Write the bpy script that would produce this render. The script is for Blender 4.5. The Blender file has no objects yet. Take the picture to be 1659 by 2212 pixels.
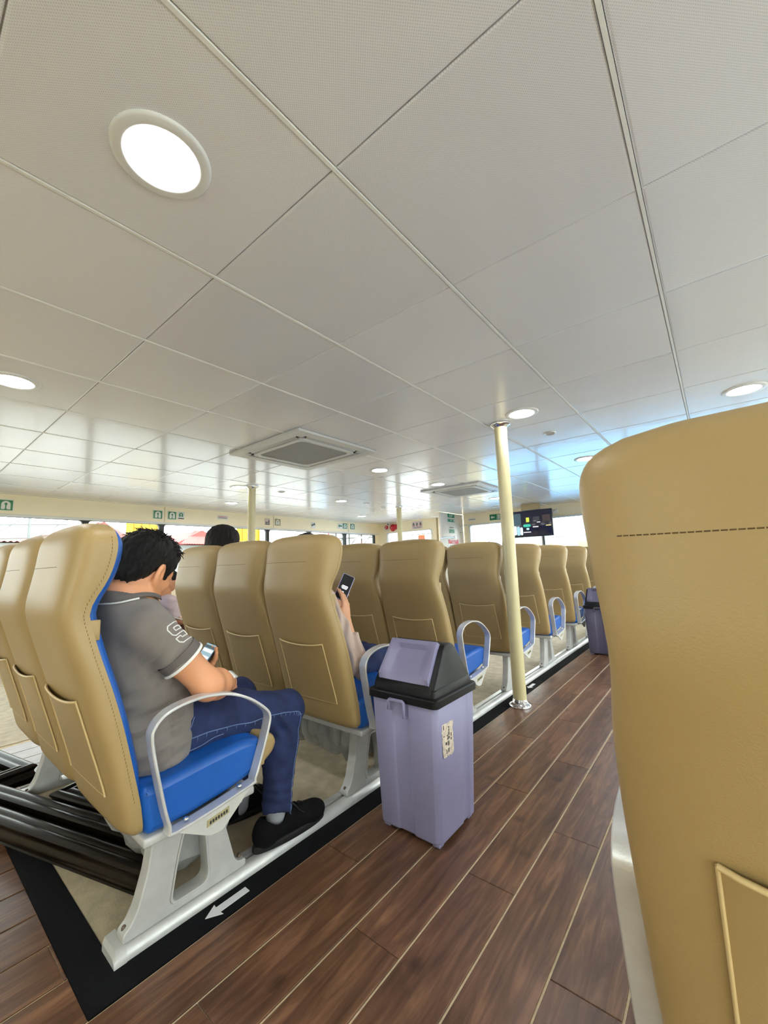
import bpy, bmesh, math, random
import numpy as np
from mathutils import Vector, Matrix

C = bpy.context.scene.collection
SC = bpy.context.scene
PI = math.pi

# ------------------------------------------------------------------ camera
cam_d = bpy.data.cameras.new('camera')
cam_d.sensor_fit = 'HORIZONTAL'
cam_d.sensor_width = 36.0
cam_d.lens = 879.4 / 1659 * 36
cam_d.clip_start = 0.02
cam_d.clip_end = 300
cam = bpy.data.objects.new('camera', cam_d)
C.objects.link(cam)
_y, _p, _r = -0.6806, 0.1263, -0.0341
_f = Vector((math.sin(_y) * math.cos(_p), math.cos(_y) * math.cos(_p), math.sin(_p)))
_rt = Vector((math.cos(_y), -math.sin(_y), 0))
_up = _rt.cross(_f)
_R = math.cos(_r) * _rt + math.sin(_r) * _up
_U = -math.sin(_r) * _rt + math.cos(_r) * _up
m = Matrix((_R, _U, -_f)).transposed().to_4x4()
m.translation = (0, 0, 1.01)
cam.matrix_world = m
SC.camera = cam

# ------------------------------------------------------------------ world, exposure
SC.view_settings.view_transform = 'Standard'
SC.view_settings.look = 'None'
SC.view_settings.gamma = 1.0
SC.view_settings.use_curve_mapping = False
SC.view_settings.exposure = 1.4
w = bpy.data.worlds.new('sky')
SC.world = w
w.use_nodes = True
nt = w.node_tree
nt.nodes.clear()
wo = nt.nodes.new('ShaderNodeOutputWorld')
bg = nt.nodes.new('ShaderNodeBackground')
ramp = nt.nodes.new('ShaderNodeValToRGB')
sep = nt.nodes.new('ShaderNodeSeparateXYZ')
geo = nt.nodes.new('ShaderNodeTexCoord')
nt.links.new(geo.outputs['Generated'], sep.inputs[0])
nt.links.new(sep.outputs['Z'], ramp.inputs[0])
ramp.color_ramp.elements[0].position = 0.0
ramp.color_ramp.elements[0].color = (1.0, 0.99, 0.96, 1)
ramp.color_ramp.elements[1].position = 0.6
ramp.color_ramp.elements[1].color = (0.86, 0.93, 1.0, 1)
nt.links.new(ramp.outputs[0], bg.inputs[0])
bg.inputs[1].default_value = 3.6
nt.links.new(bg.outputs[0], wo.inputs[0])
sun_d = bpy.data.lights.new('sun', 'SUN')
sun_d.energy = 7.0
sun_d.angle = math.radians(6)
sun_d.color = (1.0, 0.97, 0.92)
sun = bpy.data.objects.new('sun', sun_d)
C.objects.link(sun)
sun.rotation_euler = (math.radians(-14), math.radians(12), 0)
LAMP = 34.0          # emission of a ceiling lamp diffuser
try:
    SC.cycles.use_denoising = True
    SC.cycles.max_bounces = 8
    SC.cycles.diffuse_bounces = 5
    SC.cycles.sample_clamp_indirect = 6.0
    SC.cycles.caustics_reflective = False
    SC.cycles.caustics_refractive = False
except Exception:
    pass


# ------------------------------------------------------------------ helpers
def srgb(r, g, b):
    def f(c):
        c /= 255.0
        return c / 12.92 if c <= 0.04045 else ((c + 0.055) / 1.055) ** 2.4
    return (f(r), f(g), f(b))


MATS = {}


def mat(name, col, rough=0.5, metal=0.0, spec=0.5, var=0.0, vscale=8.0, bump=0.0, bscale=60.0,
        stretch=(1, 1, 1), emit=None, estr=0.0, coat=0.0, sheen=0.0, sss=0.0, rand=0.0):
    """Principled material with procedural colour variation (var) and fine relief (bump)."""
    if name in MATS:
        return MATS[name]
    mt = bpy.data.materials.new(name)
    mt.use_nodes = True
    n = mt.node_tree.nodes
    l = mt.node_tree.links
    b = n['Principled BSDF']
    b.inputs['Base Color'].default_value = (*col, 1)
    b.inputs['Roughness'].default_value = rough
    b.inputs['Metallic'].default_value = metal
    b.inputs['Specular IOR Level'].default_value = spec
    b.inputs['Coat Weight'].default_value = coat
    b.inputs['Coat Roughness'].default_value = 0.08
    if sheen:
        b.inputs['Sheen Weight'].default_value = sheen
    if sss:
        b.inputs['Subsurface Weight'].default_value = sss
        b.inputs['Subsurface Radius'].default_value = (0.012, 0.005, 0.003)
        b.inputs['Subsurface Scale'].default_value = 1.0
    if emit:
        b.inputs['Emission Color'].default_value = (*emit, 1)
        b.inputs['Emission Strength'].default_value = estr
    if var or bump or rand:
        tc = n.new('ShaderNodeTexCoord')
        mp = n.new('ShaderNodeMapping')
        mp.inputs['Scale'].default_value = stretch
        l.new(tc.outputs['Object'], mp.inputs[0])
    if var or rand:
        nz = n.new('ShaderNodeTexNoise')
        nz.inputs['Scale'].default_value = vscale
        nz.inputs['Detail'].default_value = 5
        l.new(mp.outputs[0], nz.inputs['Vector'])
        mr = n.new('ShaderNodeMapRange')
        mr.inputs[1].default_value = 0.3
        mr.inputs[2].default_value = 0.7
        mr.inputs[3].default_value = 1 - var
        mr.inputs[4].default_value = 1 + var * 0.6
        l.new(nz.outputs['Fac'], mr.inputs[0])
        fac = mr.outputs[0]
        if rand:
            oi = n.new('ShaderNodeObjectInfo')
            m2 = n.new('ShaderNodeMapRange')
            m2.inputs[3].default_value = 1 - rand
            m2.inputs[4].default_value = 1 + rand
            l.new(oi.outputs['Random'], m2.inputs[0])
            mm = n.new('ShaderNodeMath')
            mm.operation = 'MULTIPLY'
            l.new(fac, mm.inputs[0])
            l.new(m2.outputs[0], mm.inputs[1])
            fac = mm.outputs[0]
        hv = n.new('ShaderNodeMix')
        hv.data_type = 'RGBA'
        hv.blend_type = 'MULTIPLY'
        hv.inputs['Factor'].default_value = 1.0
        hv.inputs['A'].default_value = (*col, 1)
        l.new(fac, hv.inputs['B'])
        l.new(hv.outputs['Result'], b.inputs['Base Color'])
    if bump:
        nb = n.new('ShaderNodeTexNoise')
        nb.inputs['Scale'].default_value = bscale
        nb.inputs['Detail'].default_value = 4
        l.new(mp.outputs[0], nb.inputs['Vector'])
        bp = n.new('ShaderNodeBump')
        bp.inputs['Strength'].default_value = bump
        bp.inputs['Distance'].default_value = 0.01
        l.new(nb.outputs['Fac'], bp.inputs['Height'])
        l.new(bp.outputs[0], b.inputs['Normal'])
    MATS[name] = mt
    return mt


def obj(name, me, m=None, parent=None, loc=None):
    o = bpy.data.objects.new(name, me)
    C.objects.link(o)
    if m is not None and me is not None and len(me.materials) == 0:
        me.materials.append(m)
    if parent is not None:
        o.parent = parent
    if loc is not None:
        o.location = loc
    return o


def mesh(name, v, f, smooth=False, sharp=None):
    me = bpy.data.meshes.new(name)
    me.from_pydata([tuple(map(float, p)) for p in v], [], [tuple(int(i) for i in q) for q in f])
    me.validate()
    me.update()
    if smooth:
        me.shade_smooth()
        if sharp:
            me.set_sharp_from_angle(angle=math.radians(sharp))
    return me


def thing(name, label, cat, loc=(0, 0, 0), rz=0.0, group=None):
    o = bpy.data.objects.new(name, None)
    C.objects.link(o)
    o.empty_display_size = 0.05
    o.location = loc
    o.rotation_euler = (0, 0, rz)
    return tag(o, label, cat, group)


def tag(o, label=None, cat=None, group=None, kind=None):
    if label:
        o['label'] = label
    if cat:
        o['category'] = cat
    if group:
        o['group'] = group
    if kind:
        o['kind'] = kind
    return o


class G:
    """collects verts / faces"""

    def __init__(s):
        s.v = []
        s.f = []

    def add(s, v, f):
        o = len(s.v)
        s.v += [tuple(map(float, p)) for p in v]
        s.f += [tuple(i + o for i in q) for q in f]
        return s

    def box(s, lo, hi):
        x0, y0, z0 = lo
        x1, y1, z1 = hi
        v = [(x0, y0, z0), (x1, y0, z0), (x1, y1, z0), (x0, y1, z0), (x0, y0, z1), (x1, y0, z1), (x1, y1, z1), (x0, y1, z1)]
        f = [(0, 3, 2, 1), (4, 5, 6, 7), (0, 1, 5, 4), (1, 2, 6, 5), (2, 3, 7, 6), (3, 0, 4, 7)]
        return s.add(v, f)

    def grid(s, P, closed_u=False, flip=False):
        """P: (m,n,3) array"""
        mm, nn = P.shape[:2]
        f = []
        for i in range(mm - 1):
            for j in range(nn if closed_u else nn - 1):
                a = i * nn + j
                b = i * nn + (j + 1) % nn
                q = (a, b, b + nn, a + nn)
                f.append(q[::-1] if flip else q)
        return s.add(P.reshape(-1, 3), f)

    def fan(s, ring, flip=False):
        n = len(ring)
        q = tuple(range(n))
        return s.add(ring, [q[::-1] if flip else q])

    def tube(s, path, r, n=8, closed=False, cap=True):
        path = np.array(path, float)
        m_ = len(path)
        rr = np.full(m_, r) if np.isscalar(r) else np.array(r, float)
        if closed:
            T = np.roll(path, -1, 0) - np.roll(path, 1, 0)
        else:
            T = np.gradient(path, axis=0)
        T /= np.linalg.norm(T, axis=1)[:, None] + 1e-12
        ref = np.array([0, 0, 1.0]) if abs(T[0][2]) < 0.9 else np.array([1.0, 0, 0])
        nrm = np.cross(T[0], ref)
        nrm /= np.linalg.norm(nrm)
        P = np.zeros((m_, n, 3))
        for i in range(m_):
            nrm = nrm - T[i] * (nrm @ T[i])
            nrm /= np.linalg.norm(nrm) + 1e-12
            bn = np.cross(T[i], nrm)
            a = np.arange(n) * 2 * PI / n
            P[i] = path[i] + rr[i] * (np.cos(a)[:, None] * nrm + np.sin(a)[:, None] * bn)
        if closed:
            P = np.concatenate([P, P[:1]])
        s.grid(P, closed_u=True)
        if cap and not closed:
            s.fan(list(P[0]), flip=True)
            s.fan(list(P[-1]))
        return s

    def lathe(s, prof, n=24, cx=0.0, cy=0.0):
        """prof: list of (r, z)"""
        a = np.arange(n) * 2 * PI / n
        P = np.array([[(cx + r * math.cos(t), cy + r * math.sin(t), z) for t in a] for r, z in prof])
        return s.grid(P, closed_u=True)

    def mesh(s, name, smooth=False, sharp=None):
        return mesh(name, s.v, s.f, smooth, sharp)


def bevel(me, w_, seg=2, ang=30):
    bm = bmesh.new()
    bm.from_mesh(me)
    bmesh.ops.remove_doubles(bm, verts=bm.verts, dist=1e-5)
    e = [x for x in bm.edges if len(x.link_faces) == 2 and x.calc_face_angle(0) > math.radians(ang)]
    bmesh.ops.bevel(bm, geom=e, offset=w_, offset_type='OFFSET', segments=seg, profile=0.5, affect='EDGES', clamp_overlap=True)
    bmesh.ops.recalc_face_normals(bm, faces=bm.faces)
    bm.to_mesh(me)
    bm.free()
    me.shade_smooth()
    me.set_sharp_from_angle(angle=math.radians(50))
    return me


def bbox(name, lo, hi, w_=0.004, seg=2):
    return bevel(G().box(lo, hi).mesh(name), w_, seg)


def from_curve(cu, name):
    o = bpy.data.objects.new('tmp', cu)
    C.objects.link(o)
    dg = bpy.context.evaluated_depsgraph_get()
    me = bpy.data.meshes.new_from_object(o.evaluated_get(dg))
    bpy.data.objects.remove(o)
    bpy.data.curves.remove(cu)
    me.name = name
    return me


def plate2(name, loops, th, bev=0.0, smooth=True):
    """flat plate in its local XY plane with holes, thickness th centred on z = 0"""
    cu = bpy.data.curves.new('tmp', 'CURVE')
    cu.dimensions = '2D'
    cu.fill_mode = 'BOTH'
    cu.extrude = max(th / 2 - bev, 0)
    cu.bevel_depth = bev
    cu.bevel_resolution = 2
    cu.offset = -bev
    for lp in loops:
        sp = cu.splines.new('POLY')
        sp.points.add(len(lp) - 1)
        for p, q in zip(sp.points, lp):
            p.co = (q[0], q[1], 0, 1)
        sp.use_cyclic_u = True
    me = from_curve(cu, name)
    if smooth:
        me.shade_smooth()
        me.set_sharp_from_angle(angle=math.radians(35))
    return me


def remap(me, fn):
    for v in me.vertices:
        v.co = fn(v.co)
    me.update()
    return me


def plate_yz(name, loops, th, x, bev=0.0):
    """loops in (y, z); plate centred on x"""
    me = plate2(name, loops, th, bev)
    return remap(me, lambda c: Vector((x + c.z, c.x, c.y)))


def text_mesh(name, s, size, th=0.001, align='CENTER'):
    cu = bpy.data.curves.new('tmp', 'FONT')
    cu.body = s
    cu.size = size
    cu.extrude = th / 2
    cu.align_x = align
    cu.align_y = 'CENTER'
    cu.resolution_u = 2
    return from_curve(cu, name)


def catmull(pts, n=6, closed=False):
    P = [np.array(p, float) for p in pts]
    out = []
    N = len(P)
    rng = N if closed else N - 1
    for i in range(rng):
        p0 = P[(i - 1) % N] if closed or i > 0 else 2 * P[0] - P[1]
        p1 = P[i]
        p2 = P[(i + 1) % N]
        p3 = P[(i + 2) % N] if closed or i + 2 < N else 2 * P[-1] - P[-2]
        for k in range(n):
            t = k / n
            out.append(0.5 * ((2 * p1) + (-p0 + p2) * t + (2 * p0 - 5 * p1 + 4 * p2 - p3) * t * t + (-p0 + 3 * p1 - 3 * p2 + p3) * t ** 3))
    if not closed:
        out.append(P[-1])
    return out


def round_poly(pts, r, n=5):
    """polygon with rounded corners; r scalar or list"""
    out = []
    N = len(pts)
    for i in range(N):
        p = np.array(pts[i], float)
        a = np.array(pts[i - 1], float) - p
        b = np.array(pts[(i + 1) % N], float) - p
        rr = r if np.isscalar(r) else r[i]
        la, lb = np.linalg.norm(a), np.linalg.norm(b)
        d = min(rr, la * 0.48, lb * 0.48)
        if d < 1e-5:
            out.append(tuple(p))
            continue
        A, B = p + a / la * d, p + b / lb * d
        for k in range(n + 1):
            t = k / n
            out.append(tuple((1 - t) ** 2 * A + 2 * t * (1 - t) * p + t * t * B))
    return out


def rect(x0, y0, x1, y1):
    return [(x0, y0), (x1, y0), (x1, y1), (x0, y1)]


def copy_tree(o, parent=None):
    c = o.copy()
    C.objects.link(c)
    if parent is not None:
        c.parent = parent
    for ch in list(o.children):
        copy_tree(ch, c)
    return c
# ------------------------------------------------------------------ materials of the room
M_cream = mat('cream_wall_panel', srgb(250, 238, 208), 0.45, var=0.03, vscale=3)
M_white = mat('white_paint', (0.78, 0.78, 0.76), 0.4, var=0.03)
M_rubber = mat('dark_window_rubber', (0.02, 0.025, 0.02), 0.5)
M_mat = mat('black_anti_slip_mat', (0.004, 0.004, 0.006), 0.85, spec=0.15, var=0.3, vscale=90, bump=0.5, bscale=600)
M_alu = mat('brushed_aluminium', (0.74, 0.74, 0.73), 0.36, 0.45, var=0.12, vscale=14, bump=0.05, bscale=200)
M_cast = mat('grey_cast_metal_paint', (0.58, 0.58, 0.57), 0.45, 0.1, var=0.10, vscale=18, bump=0.05, bscale=150)
M_chrome = mat('polished_chrome', (0.75, 0.75, 0.75), 0.12, 1.0)
M_pole = mat('cream_gloss_paint', srgb(212, 200, 154), 0.3, var=0.06, vscale=10)
M_platform = mat('beige_floor_covering', srgb(204, 190, 162), 0.7, var=0.22, vscale=16, bump=0.15, bscale=150)
M_grout = mat('cream_plank_joint', srgb(232, 212, 175), 0.7, var=0.15, vscale=60)
M_black = mat('black_plastic', (0.012, 0.012, 0.013), 0.42, var=0.2, vscale=30)


def wood_mat():
    mt = bpy.data.materials.new('brown_vinyl_plank')
    mt.use_nodes = True
    n, l = mt.node_tree.nodes, mt.node_tree.links
    b = n['Principled BSDF']
    g = n.new('ShaderNodeNewGeometry')
    oi = n.new('ShaderNodeObjectInfo')
    off = n.new('ShaderNodeVectorMath')
    off.operation = 'MULTIPLY_ADD'
    cmb = n.new('ShaderNodeCombineXYZ')
    for i in range(3):
        l.new(oi.outputs['Random'], cmb.inputs[i])
    off.inputs[1].default_value = (13, 31, 7)
    l.new(cmb.outputs[0], off.inputs[0])
    l.new(g.outputs['Position'], off.inputs[2])
    mp = n.new('ShaderNodeMapping')
    mp.inputs['Scale'].default_value = (38, 3.2, 1)
    l.new(off.outputs[0], mp.inputs[0])
    nz = n.new('ShaderNodeTexNoise')
    nz.inputs['Scale'].default_value = 1.0
    nz.inputs['Detail'].default_value = 8
    nz.inputs['Roughness'].default_value = 0.65
    nz.inputs['Distortion'].default_value = 0.8
    l.new(mp.outputs[0], nz.inputs['Vector'])
    rp = n.new('ShaderNodeValToRGB')
    e = rp.color_ramp.elements
    e[0].position, e[0].color = 0.28, (*srgb(76, 49, 36), 1)
    e[1].position, e[1].color = 0.75, (*srgb(153, 112, 83), 1)
    x = e.new(0.5)
    x.color = (*srgb(110, 76, 56), 1)
    l.new(nz.outputs['Fac'], rp.inputs[0])
    # broad blotches and a few dark knots
    n2 = n.new('ShaderNodeTexNoise')
    n2.inputs['Scale'].default_value = 5.5
    n2.inputs['Detail'].default_value = 4
    l.new(off.outputs[0], n2.inputs['Vector'])
    mr = n.new('ShaderNodeMapRange')
    mr.inputs[1].default_value, mr.inputs[2].default_value = 0.3, 0.7
    mr.inputs[3].default_value, mr.inputs[4].default_value = 0.72, 1.15
    l.new(n2.outputs['Fac'], mr.inputs[0])
    n3 = n.new('ShaderNodeTexVoronoi')
    n3.inputs['Scale'].default_value = 5.0
    l.new(off.outputs[0], n3.inputs['Vector'])
    m3 = n.new('ShaderNodeMapRange')
    m3.inputs[1].default_value, m3.inputs[2].default_value = 0.05, 0.16
    m3.inputs[3].default_value, m3.inputs[4].default_value = 0.5, 1.0
    l.new(n3.outputs['Distance'], m3.inputs[0])
    mr2 = n.new('ShaderNodeMapRange')
    mr2.inputs[3].default_value, mr2.inputs[4].default_value = 0.86, 1.1
    l.new(oi.outputs['Random'], mr2.inputs[0])
    k1 = n.new('ShaderNodeMath'); k1.operation = 'MULTIPLY'
    k2 = n.new('ShaderNodeMath'); k2.operation = 'MULTIPLY'
    l.new(mr.outputs[0], k1.inputs[0]); l.new(m3.outputs[0], k1.inputs[1])
    l.new(k1.outputs[0], k2.inputs[0]); l.new(mr2.outputs[0], k2.inputs[1])
    mx = n.new('ShaderNodeMix'); mx.data_type = 'RGBA'; mx.blend_type = 'MULTIPLY'
    mx.inputs['Factor'].default_value = 1
    l.new(rp.outputs[0], mx.inputs['A']); l.new(k2.outputs[0], mx.inputs['B'])
    l.new(mx.outputs['Result'], b.inputs['Base Color'])
    b.inputs['Roughness'].default_value = 0.34
    bp = n.new('ShaderNodeBump'); bp.inputs['Strength'].default_value = 0.18; bp.inputs['Distance'].default_value = 0.004
    l.new(nz.outputs['Fac'], bp.inputs['Height']); l.new(bp.outputs[0], b.inputs['Normal'])
    return mt


def ceil_mat():
    """grey gloss metal tile with a fine grid of punched holes and slight waviness"""
    mt = bpy.data.materials.new('perforated_gloss_metal_tile')
    mt.use_nodes = True
    n, l = mt.node_tree.nodes, mt.node_tree.links
    b = n['Principled BSDF']
    g = n.new('ShaderNodeNewGeometry')
    mp = n.new('ShaderNodeMapping')
    mp.inputs['Scale'].default_value = (2 * PI / 0.0065,) * 3
    l.new(g.outputs['Position'], mp.inputs[0])
    s = n.new('ShaderNodeSeparateXYZ')
    l.new(mp.outputs[0], s.inputs[0])
    prev = []
    for ax in 'XY':
        a = n.new('ShaderNodeMath'); a.operation = 'SINE'
        l.new(s.outputs[ax], a.inputs[0])
        prev.append(a)
    q = n.new('ShaderNodeMath'); q.operation = 'MULTIPLY'
    l.new(prev[0].outputs[0], q.inputs[0]); l.new(prev[1].outputs[0], q.inputs[1])
    mr = n.new('ShaderNodeMapRange')
    mr.inputs[1].default_value, mr.inputs[2].default_value = 0.15, 0.55
    mr.inputs[3].default_value, mr.inputs[4].default_value = 1.0, 0.80
    l.new(q.outputs[0], mr.inputs[0])
    oi = n.new('ShaderNodeObjectInfo')
    m2 = n.new('ShaderNodeMapRange')
    m2.inputs[3].default_value, m2.inputs[4].default_value = 0.96, 1.04
    l.new(oi.outputs['Random'], m2.inputs[0])
    k = n.new('ShaderNodeMath'); k.operation = 'MULTIPLY'
    l.new(mr.outputs[0], k.inputs[0]); l.new(m2.outputs[0], k.inputs[1])
    mx = n.new('ShaderNodeMix'); mx.data_type = 'RGBA'; mx.blend_type = 'MULTIPLY'
    mx.inputs['Factor'].default_value = 1
    mx.inputs['A'].default_value = (0.875, 0.865, 0.90, 1)
    l.new(k.outputs[0], mx.inputs['B'])
    l.new(mx.outputs['Result'], b.inputs['Base Color'])
    b.inputs['Roughness'].default_value = 0.22
    b.inputs['Specular IOR Level'].default_value = 0.32
    b.inputs['Metallic'].default_value = 0.0
    b.inputs['Coat Weight'].default_value = 0.12
    b.inputs['Coat Roughness'].default_value = 0.04
    nz = n.new('ShaderNodeTexNoise'); nz.inputs['Scale'].default_value = 5.0; nz.inputs['Detail'].default_value = 1.5
    l.new(g.outputs['Position'], nz.inputs['Vector'])
    bp = n.new('ShaderNodeBump'); bp.inputs['Strength'].default_value = 0.35; bp.inputs['Distance'].default_value = 0.006
    l.new(nz.outputs['Fac'], bp.inputs['Height'])
    l.new(bp.outputs[0], b.inputs['Normal']); l.new(bp.outputs[0], b.inputs['Coat Normal'])
    return mt


def glass_mat():
    mt = bpy.data.materials.new('window_glass')
    mt.use_nodes = True
    n, l = mt.node_tree.nodes, mt.node_tree.links
    n.remove(n['Principled BSDF'])
    o = n['Material Output']
    t = n.new('ShaderNodeBsdfTransparent'); t.inputs[0].default_value = (0.93, 0.97, 0.95, 1)
    gl = n.new('ShaderNodeBsdfGlossy'); gl.inputs['Roughness'].default_value = 0.02
    fr = n.new('ShaderNodeFresnel'); fr.inputs[0].default_value = 1.45
    tc = n.new('ShaderNodeTexNoise'); tc.inputs['Scale'].default_value = 3
    mp = n.new('ShaderNodeMapRange'); mp.inputs[3].default_value, mp.inputs[4].default_value = 0.8, 1.0
    l.new(tc.outputs['Fac'], mp.inputs[0])
    k = n.new('ShaderNodeMath'); k.operation = 'MULTIPLY'
    l.new(fr.outputs[0], k.inputs[0]); l.new(mp.outputs[0], k.inputs[1])
    mx = n.new('ShaderNodeMixShader')
    l.new(k.outputs[0], mx.inputs[0]); l.new(t.outputs[0], mx.inputs[1]); l.new(gl.outputs[0], mx.inputs[2])
    l.new(mx.outputs[0], o.inputs['Surface'])
    return mt


M_wood, M_ceil, M_glass = wood_mat(), ceil_mat(), glass_mat()

# ------------------------------------------------------------------ dimensions
CEIL = 2.0265
XL, XR, YB, YF = -6.75, 2.75, -2.4, 8.08
GX, GY = -0.664, 1.265            # ceiling grid origin
EDGE_L, EDGE_R = -1.223, -0.112   # edges of the wooden aisle
PW = 0.1592                       # plank pitch
rnd = random.Random(5)

# ------------------------------------------------------------------ floor
fl = obj('floor', G().box((XL - 0.1, YB, -0.06), (XR + 0.1, YF, -0.004)).mesh('floor'), M_grout)
tag(fl, kind='structure')
gp = G()
gp.box((-2.66, 0.462, -0.004), (-1.31, YF, 0.0))
gp.box((XL, 0.462, -0.004), (-3.45, YF, 0.0))
gp.box((-0.03, 0.5, -0.004), (XR, YF, 0.0))
obj('platform_covering', gp.mesh('platform_covering'), M_platform, fl)
PL = 0.93
plank_cache = {}


def plank(x0, x1, y0, y1):
    key = (round(x1 - x0, 4), round(y1 - y0, 3))
    if key not in plank_cache:
        hx, hy = key[0] / 2, key[1] / 2
        e = 0.0012
        v = [(-hx, -hy, -0.004), (hx, -hy, -0.004), (hx, hy, -0.004), (-hx, hy, -0.004),
             (-hx, -hy, -e), (hx, -hy, -e), (hx, hy, -e), (-hx, hy, -e),
             (-hx + e, -hy + e, 0), (hx - e, -hy + e, 0), (hx - e, hy - e, 0), (-hx + e, hy - e, 0)]
        f = [(8, 9, 10, 11)]
        for a, b in ((0, 4), (4, 8)):
            for i in range(4):
                j = (i + 1) % 4
                f.append((a + i, a + j, b + j, b + i))
        plank_cache[key] = mesh('plank', v, f)
    obj('plank', plank_cache[key], M_wood, fl, ((x0 + x1) / 2, (y0 + y1) / 2, 0))


for k in range(-10, 7):
    x0 = EDGE_L + PW * k + 0.0033
    x1 = EDGE_L + PW * (k + 1) - 0.0033
    ytop = YF if k >= 0 else 0.378
    y = -0.75 + (k * 0.37) % PL - PL
    while y < ytop:
        a, b = max(y, -0.75), min(y + PL, ytop)
        if b - a > 0.003:
            plank(x0, x1, a + 0.0008, b - 0.0008)
        y += PL
# side-aisle planks between the seat blocks
for k in range(5):
    x0 = -3.40 + 0.14 * k + 0.002
    y = 0.1 + (k * 0.41) % PL - PL
    while y < YF:
        a, b = max(y, 0.385), min(y + PL, YF)
        if b - a > 0.05 and a < 3.6:
            plank(x0, x0 + 0.136, a + 0.0008, b - 0.0008)
        y += PL

# black anti-slip border strips (flat mats)
gm = G()
gm.box((-1.308, 0.378, -0.004), (EDGE_L - 0.002, YF, 0.0015))
gm.box((-2.78, 0.378, -0.004), (-1.309, 0.461, 0.0015))
gm.box((EDGE_R, 0.45, -0.004), (-0.032, YF, 0.0015))
gm.box((-2.78, 0.462, -0.004), (-2.665, YF, 0.0015))
obj('border_strip', gm.mesh('border_strip'), M_mat, fl)


def seat_rail(name, x, sgn, y0, y1, label):
    """aluminium seat rail: rounded outer nose, slot, inner lip; sgn points to the aisle"""
    pr_ = [(0.041, 0.0), (0.0405, 0.010), (0.036, 0.022), (0.028, 0.031), (0.018, 0.035), (0.006, 0.035), (0.004, 0.020),
           (-0.010, 0.020), (-0.012, 0.033), (-0.040, 0.033), (-0.044, 0.028), (-0.044, 0.0)]
    P = np.array([[(x + sgn * a, y, z) for a, z in pr_] for y in (y0 + 0.03, y1)])
    g = G().grid(P, closed_u=True)
    g.fan(list(P[0])); g.fan(list(P[1]), flip=True)
    me = g.mesh(name, True, 30)
    bm = bmesh.new(); bm.from_mesh(me); bmesh.ops.recalc_face_normals(bm, faces=bm.faces); bm.to_mesh(me); bm.free()
    o = obj(name, me, M_alu)
    tag(o, label, 'rail')
    # end cap casting
    pc = [(a * 1.04, z * 1.05) for a, z in pr_[:5]] + [(-0.05, 0.036), (-0.05, 0.0)]
    Q = np.array([[(x + sgn * a, y, z * s) for a, z in pc] for y, s in ((y0, 0.55), (y0 + 0.006, 0.9), (y0 + 0.03, 1.0))])
    g = G().grid(Q, closed_u=True)
    g.fan(list(Q[0])); g.fan(list(Q[-1]), flip=True)
    me = g.mesh('rail_end_cap', True, 40)
    bm = bmesh.new(); bm.from_mesh(me); bmesh.ops.recalc_face_normals(bm, faces=bm.faces); bm.to_mesh(me); bm.free()
    obj('end_cap', me, M_cast, o)
    return o


seat_rail('seat_rail', -1.3485, 1, 0.455, YF - 0.02, 'long bright aluminium seat rail beside the black strip along the aisle')
seat_rail('seat_rail', 0.008, -1, 0.5, YF - 0.02, 'aluminium seat rail under the big near seat on the right')
seat_rail('seat_rail', -2.62, -1, 0.455, YF - 0.02, 'aluminium seat rail along the far side aisle behind the dark frames')

# ------------------------------------------------------------------ ceiling
ce = obj('ceiling', G().box((XL - 0.1, YB, CEIL + 0.012), (XR + 0.1, YF + 0.05, CEIL + 0.06)).mesh('ceiling'), M_white)
tag(ce, kind='structure')
hx, hy = 0.2938, 0.2985


def tile_mesh():
    v, f = [], []
    rings = [(0.0, 0.012), (0.0, 0.0045), (0.0025, 0.001), (0.007, 0.0)]
    for d, z in rings:
        v += [(-hx + d, -hy + d, z), (hx - d, -hy + d, z), (hx - d, hy - d, z), (-hx + d, hy - d, z)]
    for r in range(3):
        for i in range(4):
            j = (i + 1) % 4
            f.append((r * 4 + i, r * 4 + 4 + i, r * 4 + 4 + j, r * 4 + j))
    f.append((15, 14, 13, 12))
    return mesh('ceiling_tile', v, f)


tm = tile_mesh()
i0, i1 = math.floor((XL - GX) / 0.6), math.ceil((1.95 - GX) / 0.6)
j0, j1 = math.floor((-0.75 - GY) / 0.6), math.ceil((YF - GY) / 0.6)
for i in range(i0, i1):
    for j in range(j0, j1):
        o = obj('ceiling_tile', tm, M_ceil, ce, (GX + 0.6 * i + 0.3, GY + 0.6 * j + 0.3, CEIL))
        o.rotation_euler = (rnd.gauss(0, 0.0011), rnd.gauss(0, 0.0011), 0)
M_strip = mat('white_ceiling_strip', (0.90, 0.89, 0.86), 0.4, var=0.04)
gs = G().box((-0.0048, j0 * 0.6 + GY, CEIL - 0.002), (0.0048, j1 * 0.6 + GY, CEIL + 0.011)).mesh('ceiling_strip')
for i in range(i0, i1 + 1):
    obj('ceiling_strip', gs, M_strip, ce, (GX + 0.6 * i, 0, 0))
# rest of the ceiling, out of sight behind and to the right
gr = G()
gr.box((GX + 0.6 * i1 + 0.01, YB, CEIL), (XR, YF, CEIL + 0.012))
gr.box((XL, YB, CEIL), (GX + 0.6 * i1, GY + 0.6 * j0 - 0.01, CEIL + 0.012))
obj('ceiling_sheet', gr.mesh('ceiling_sheet'), M_ceil, ce)

# ------------------------------------------------------------------ walls with window bands
HB, SB = 1.775, 0.80    # header bottom, sill height


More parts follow.
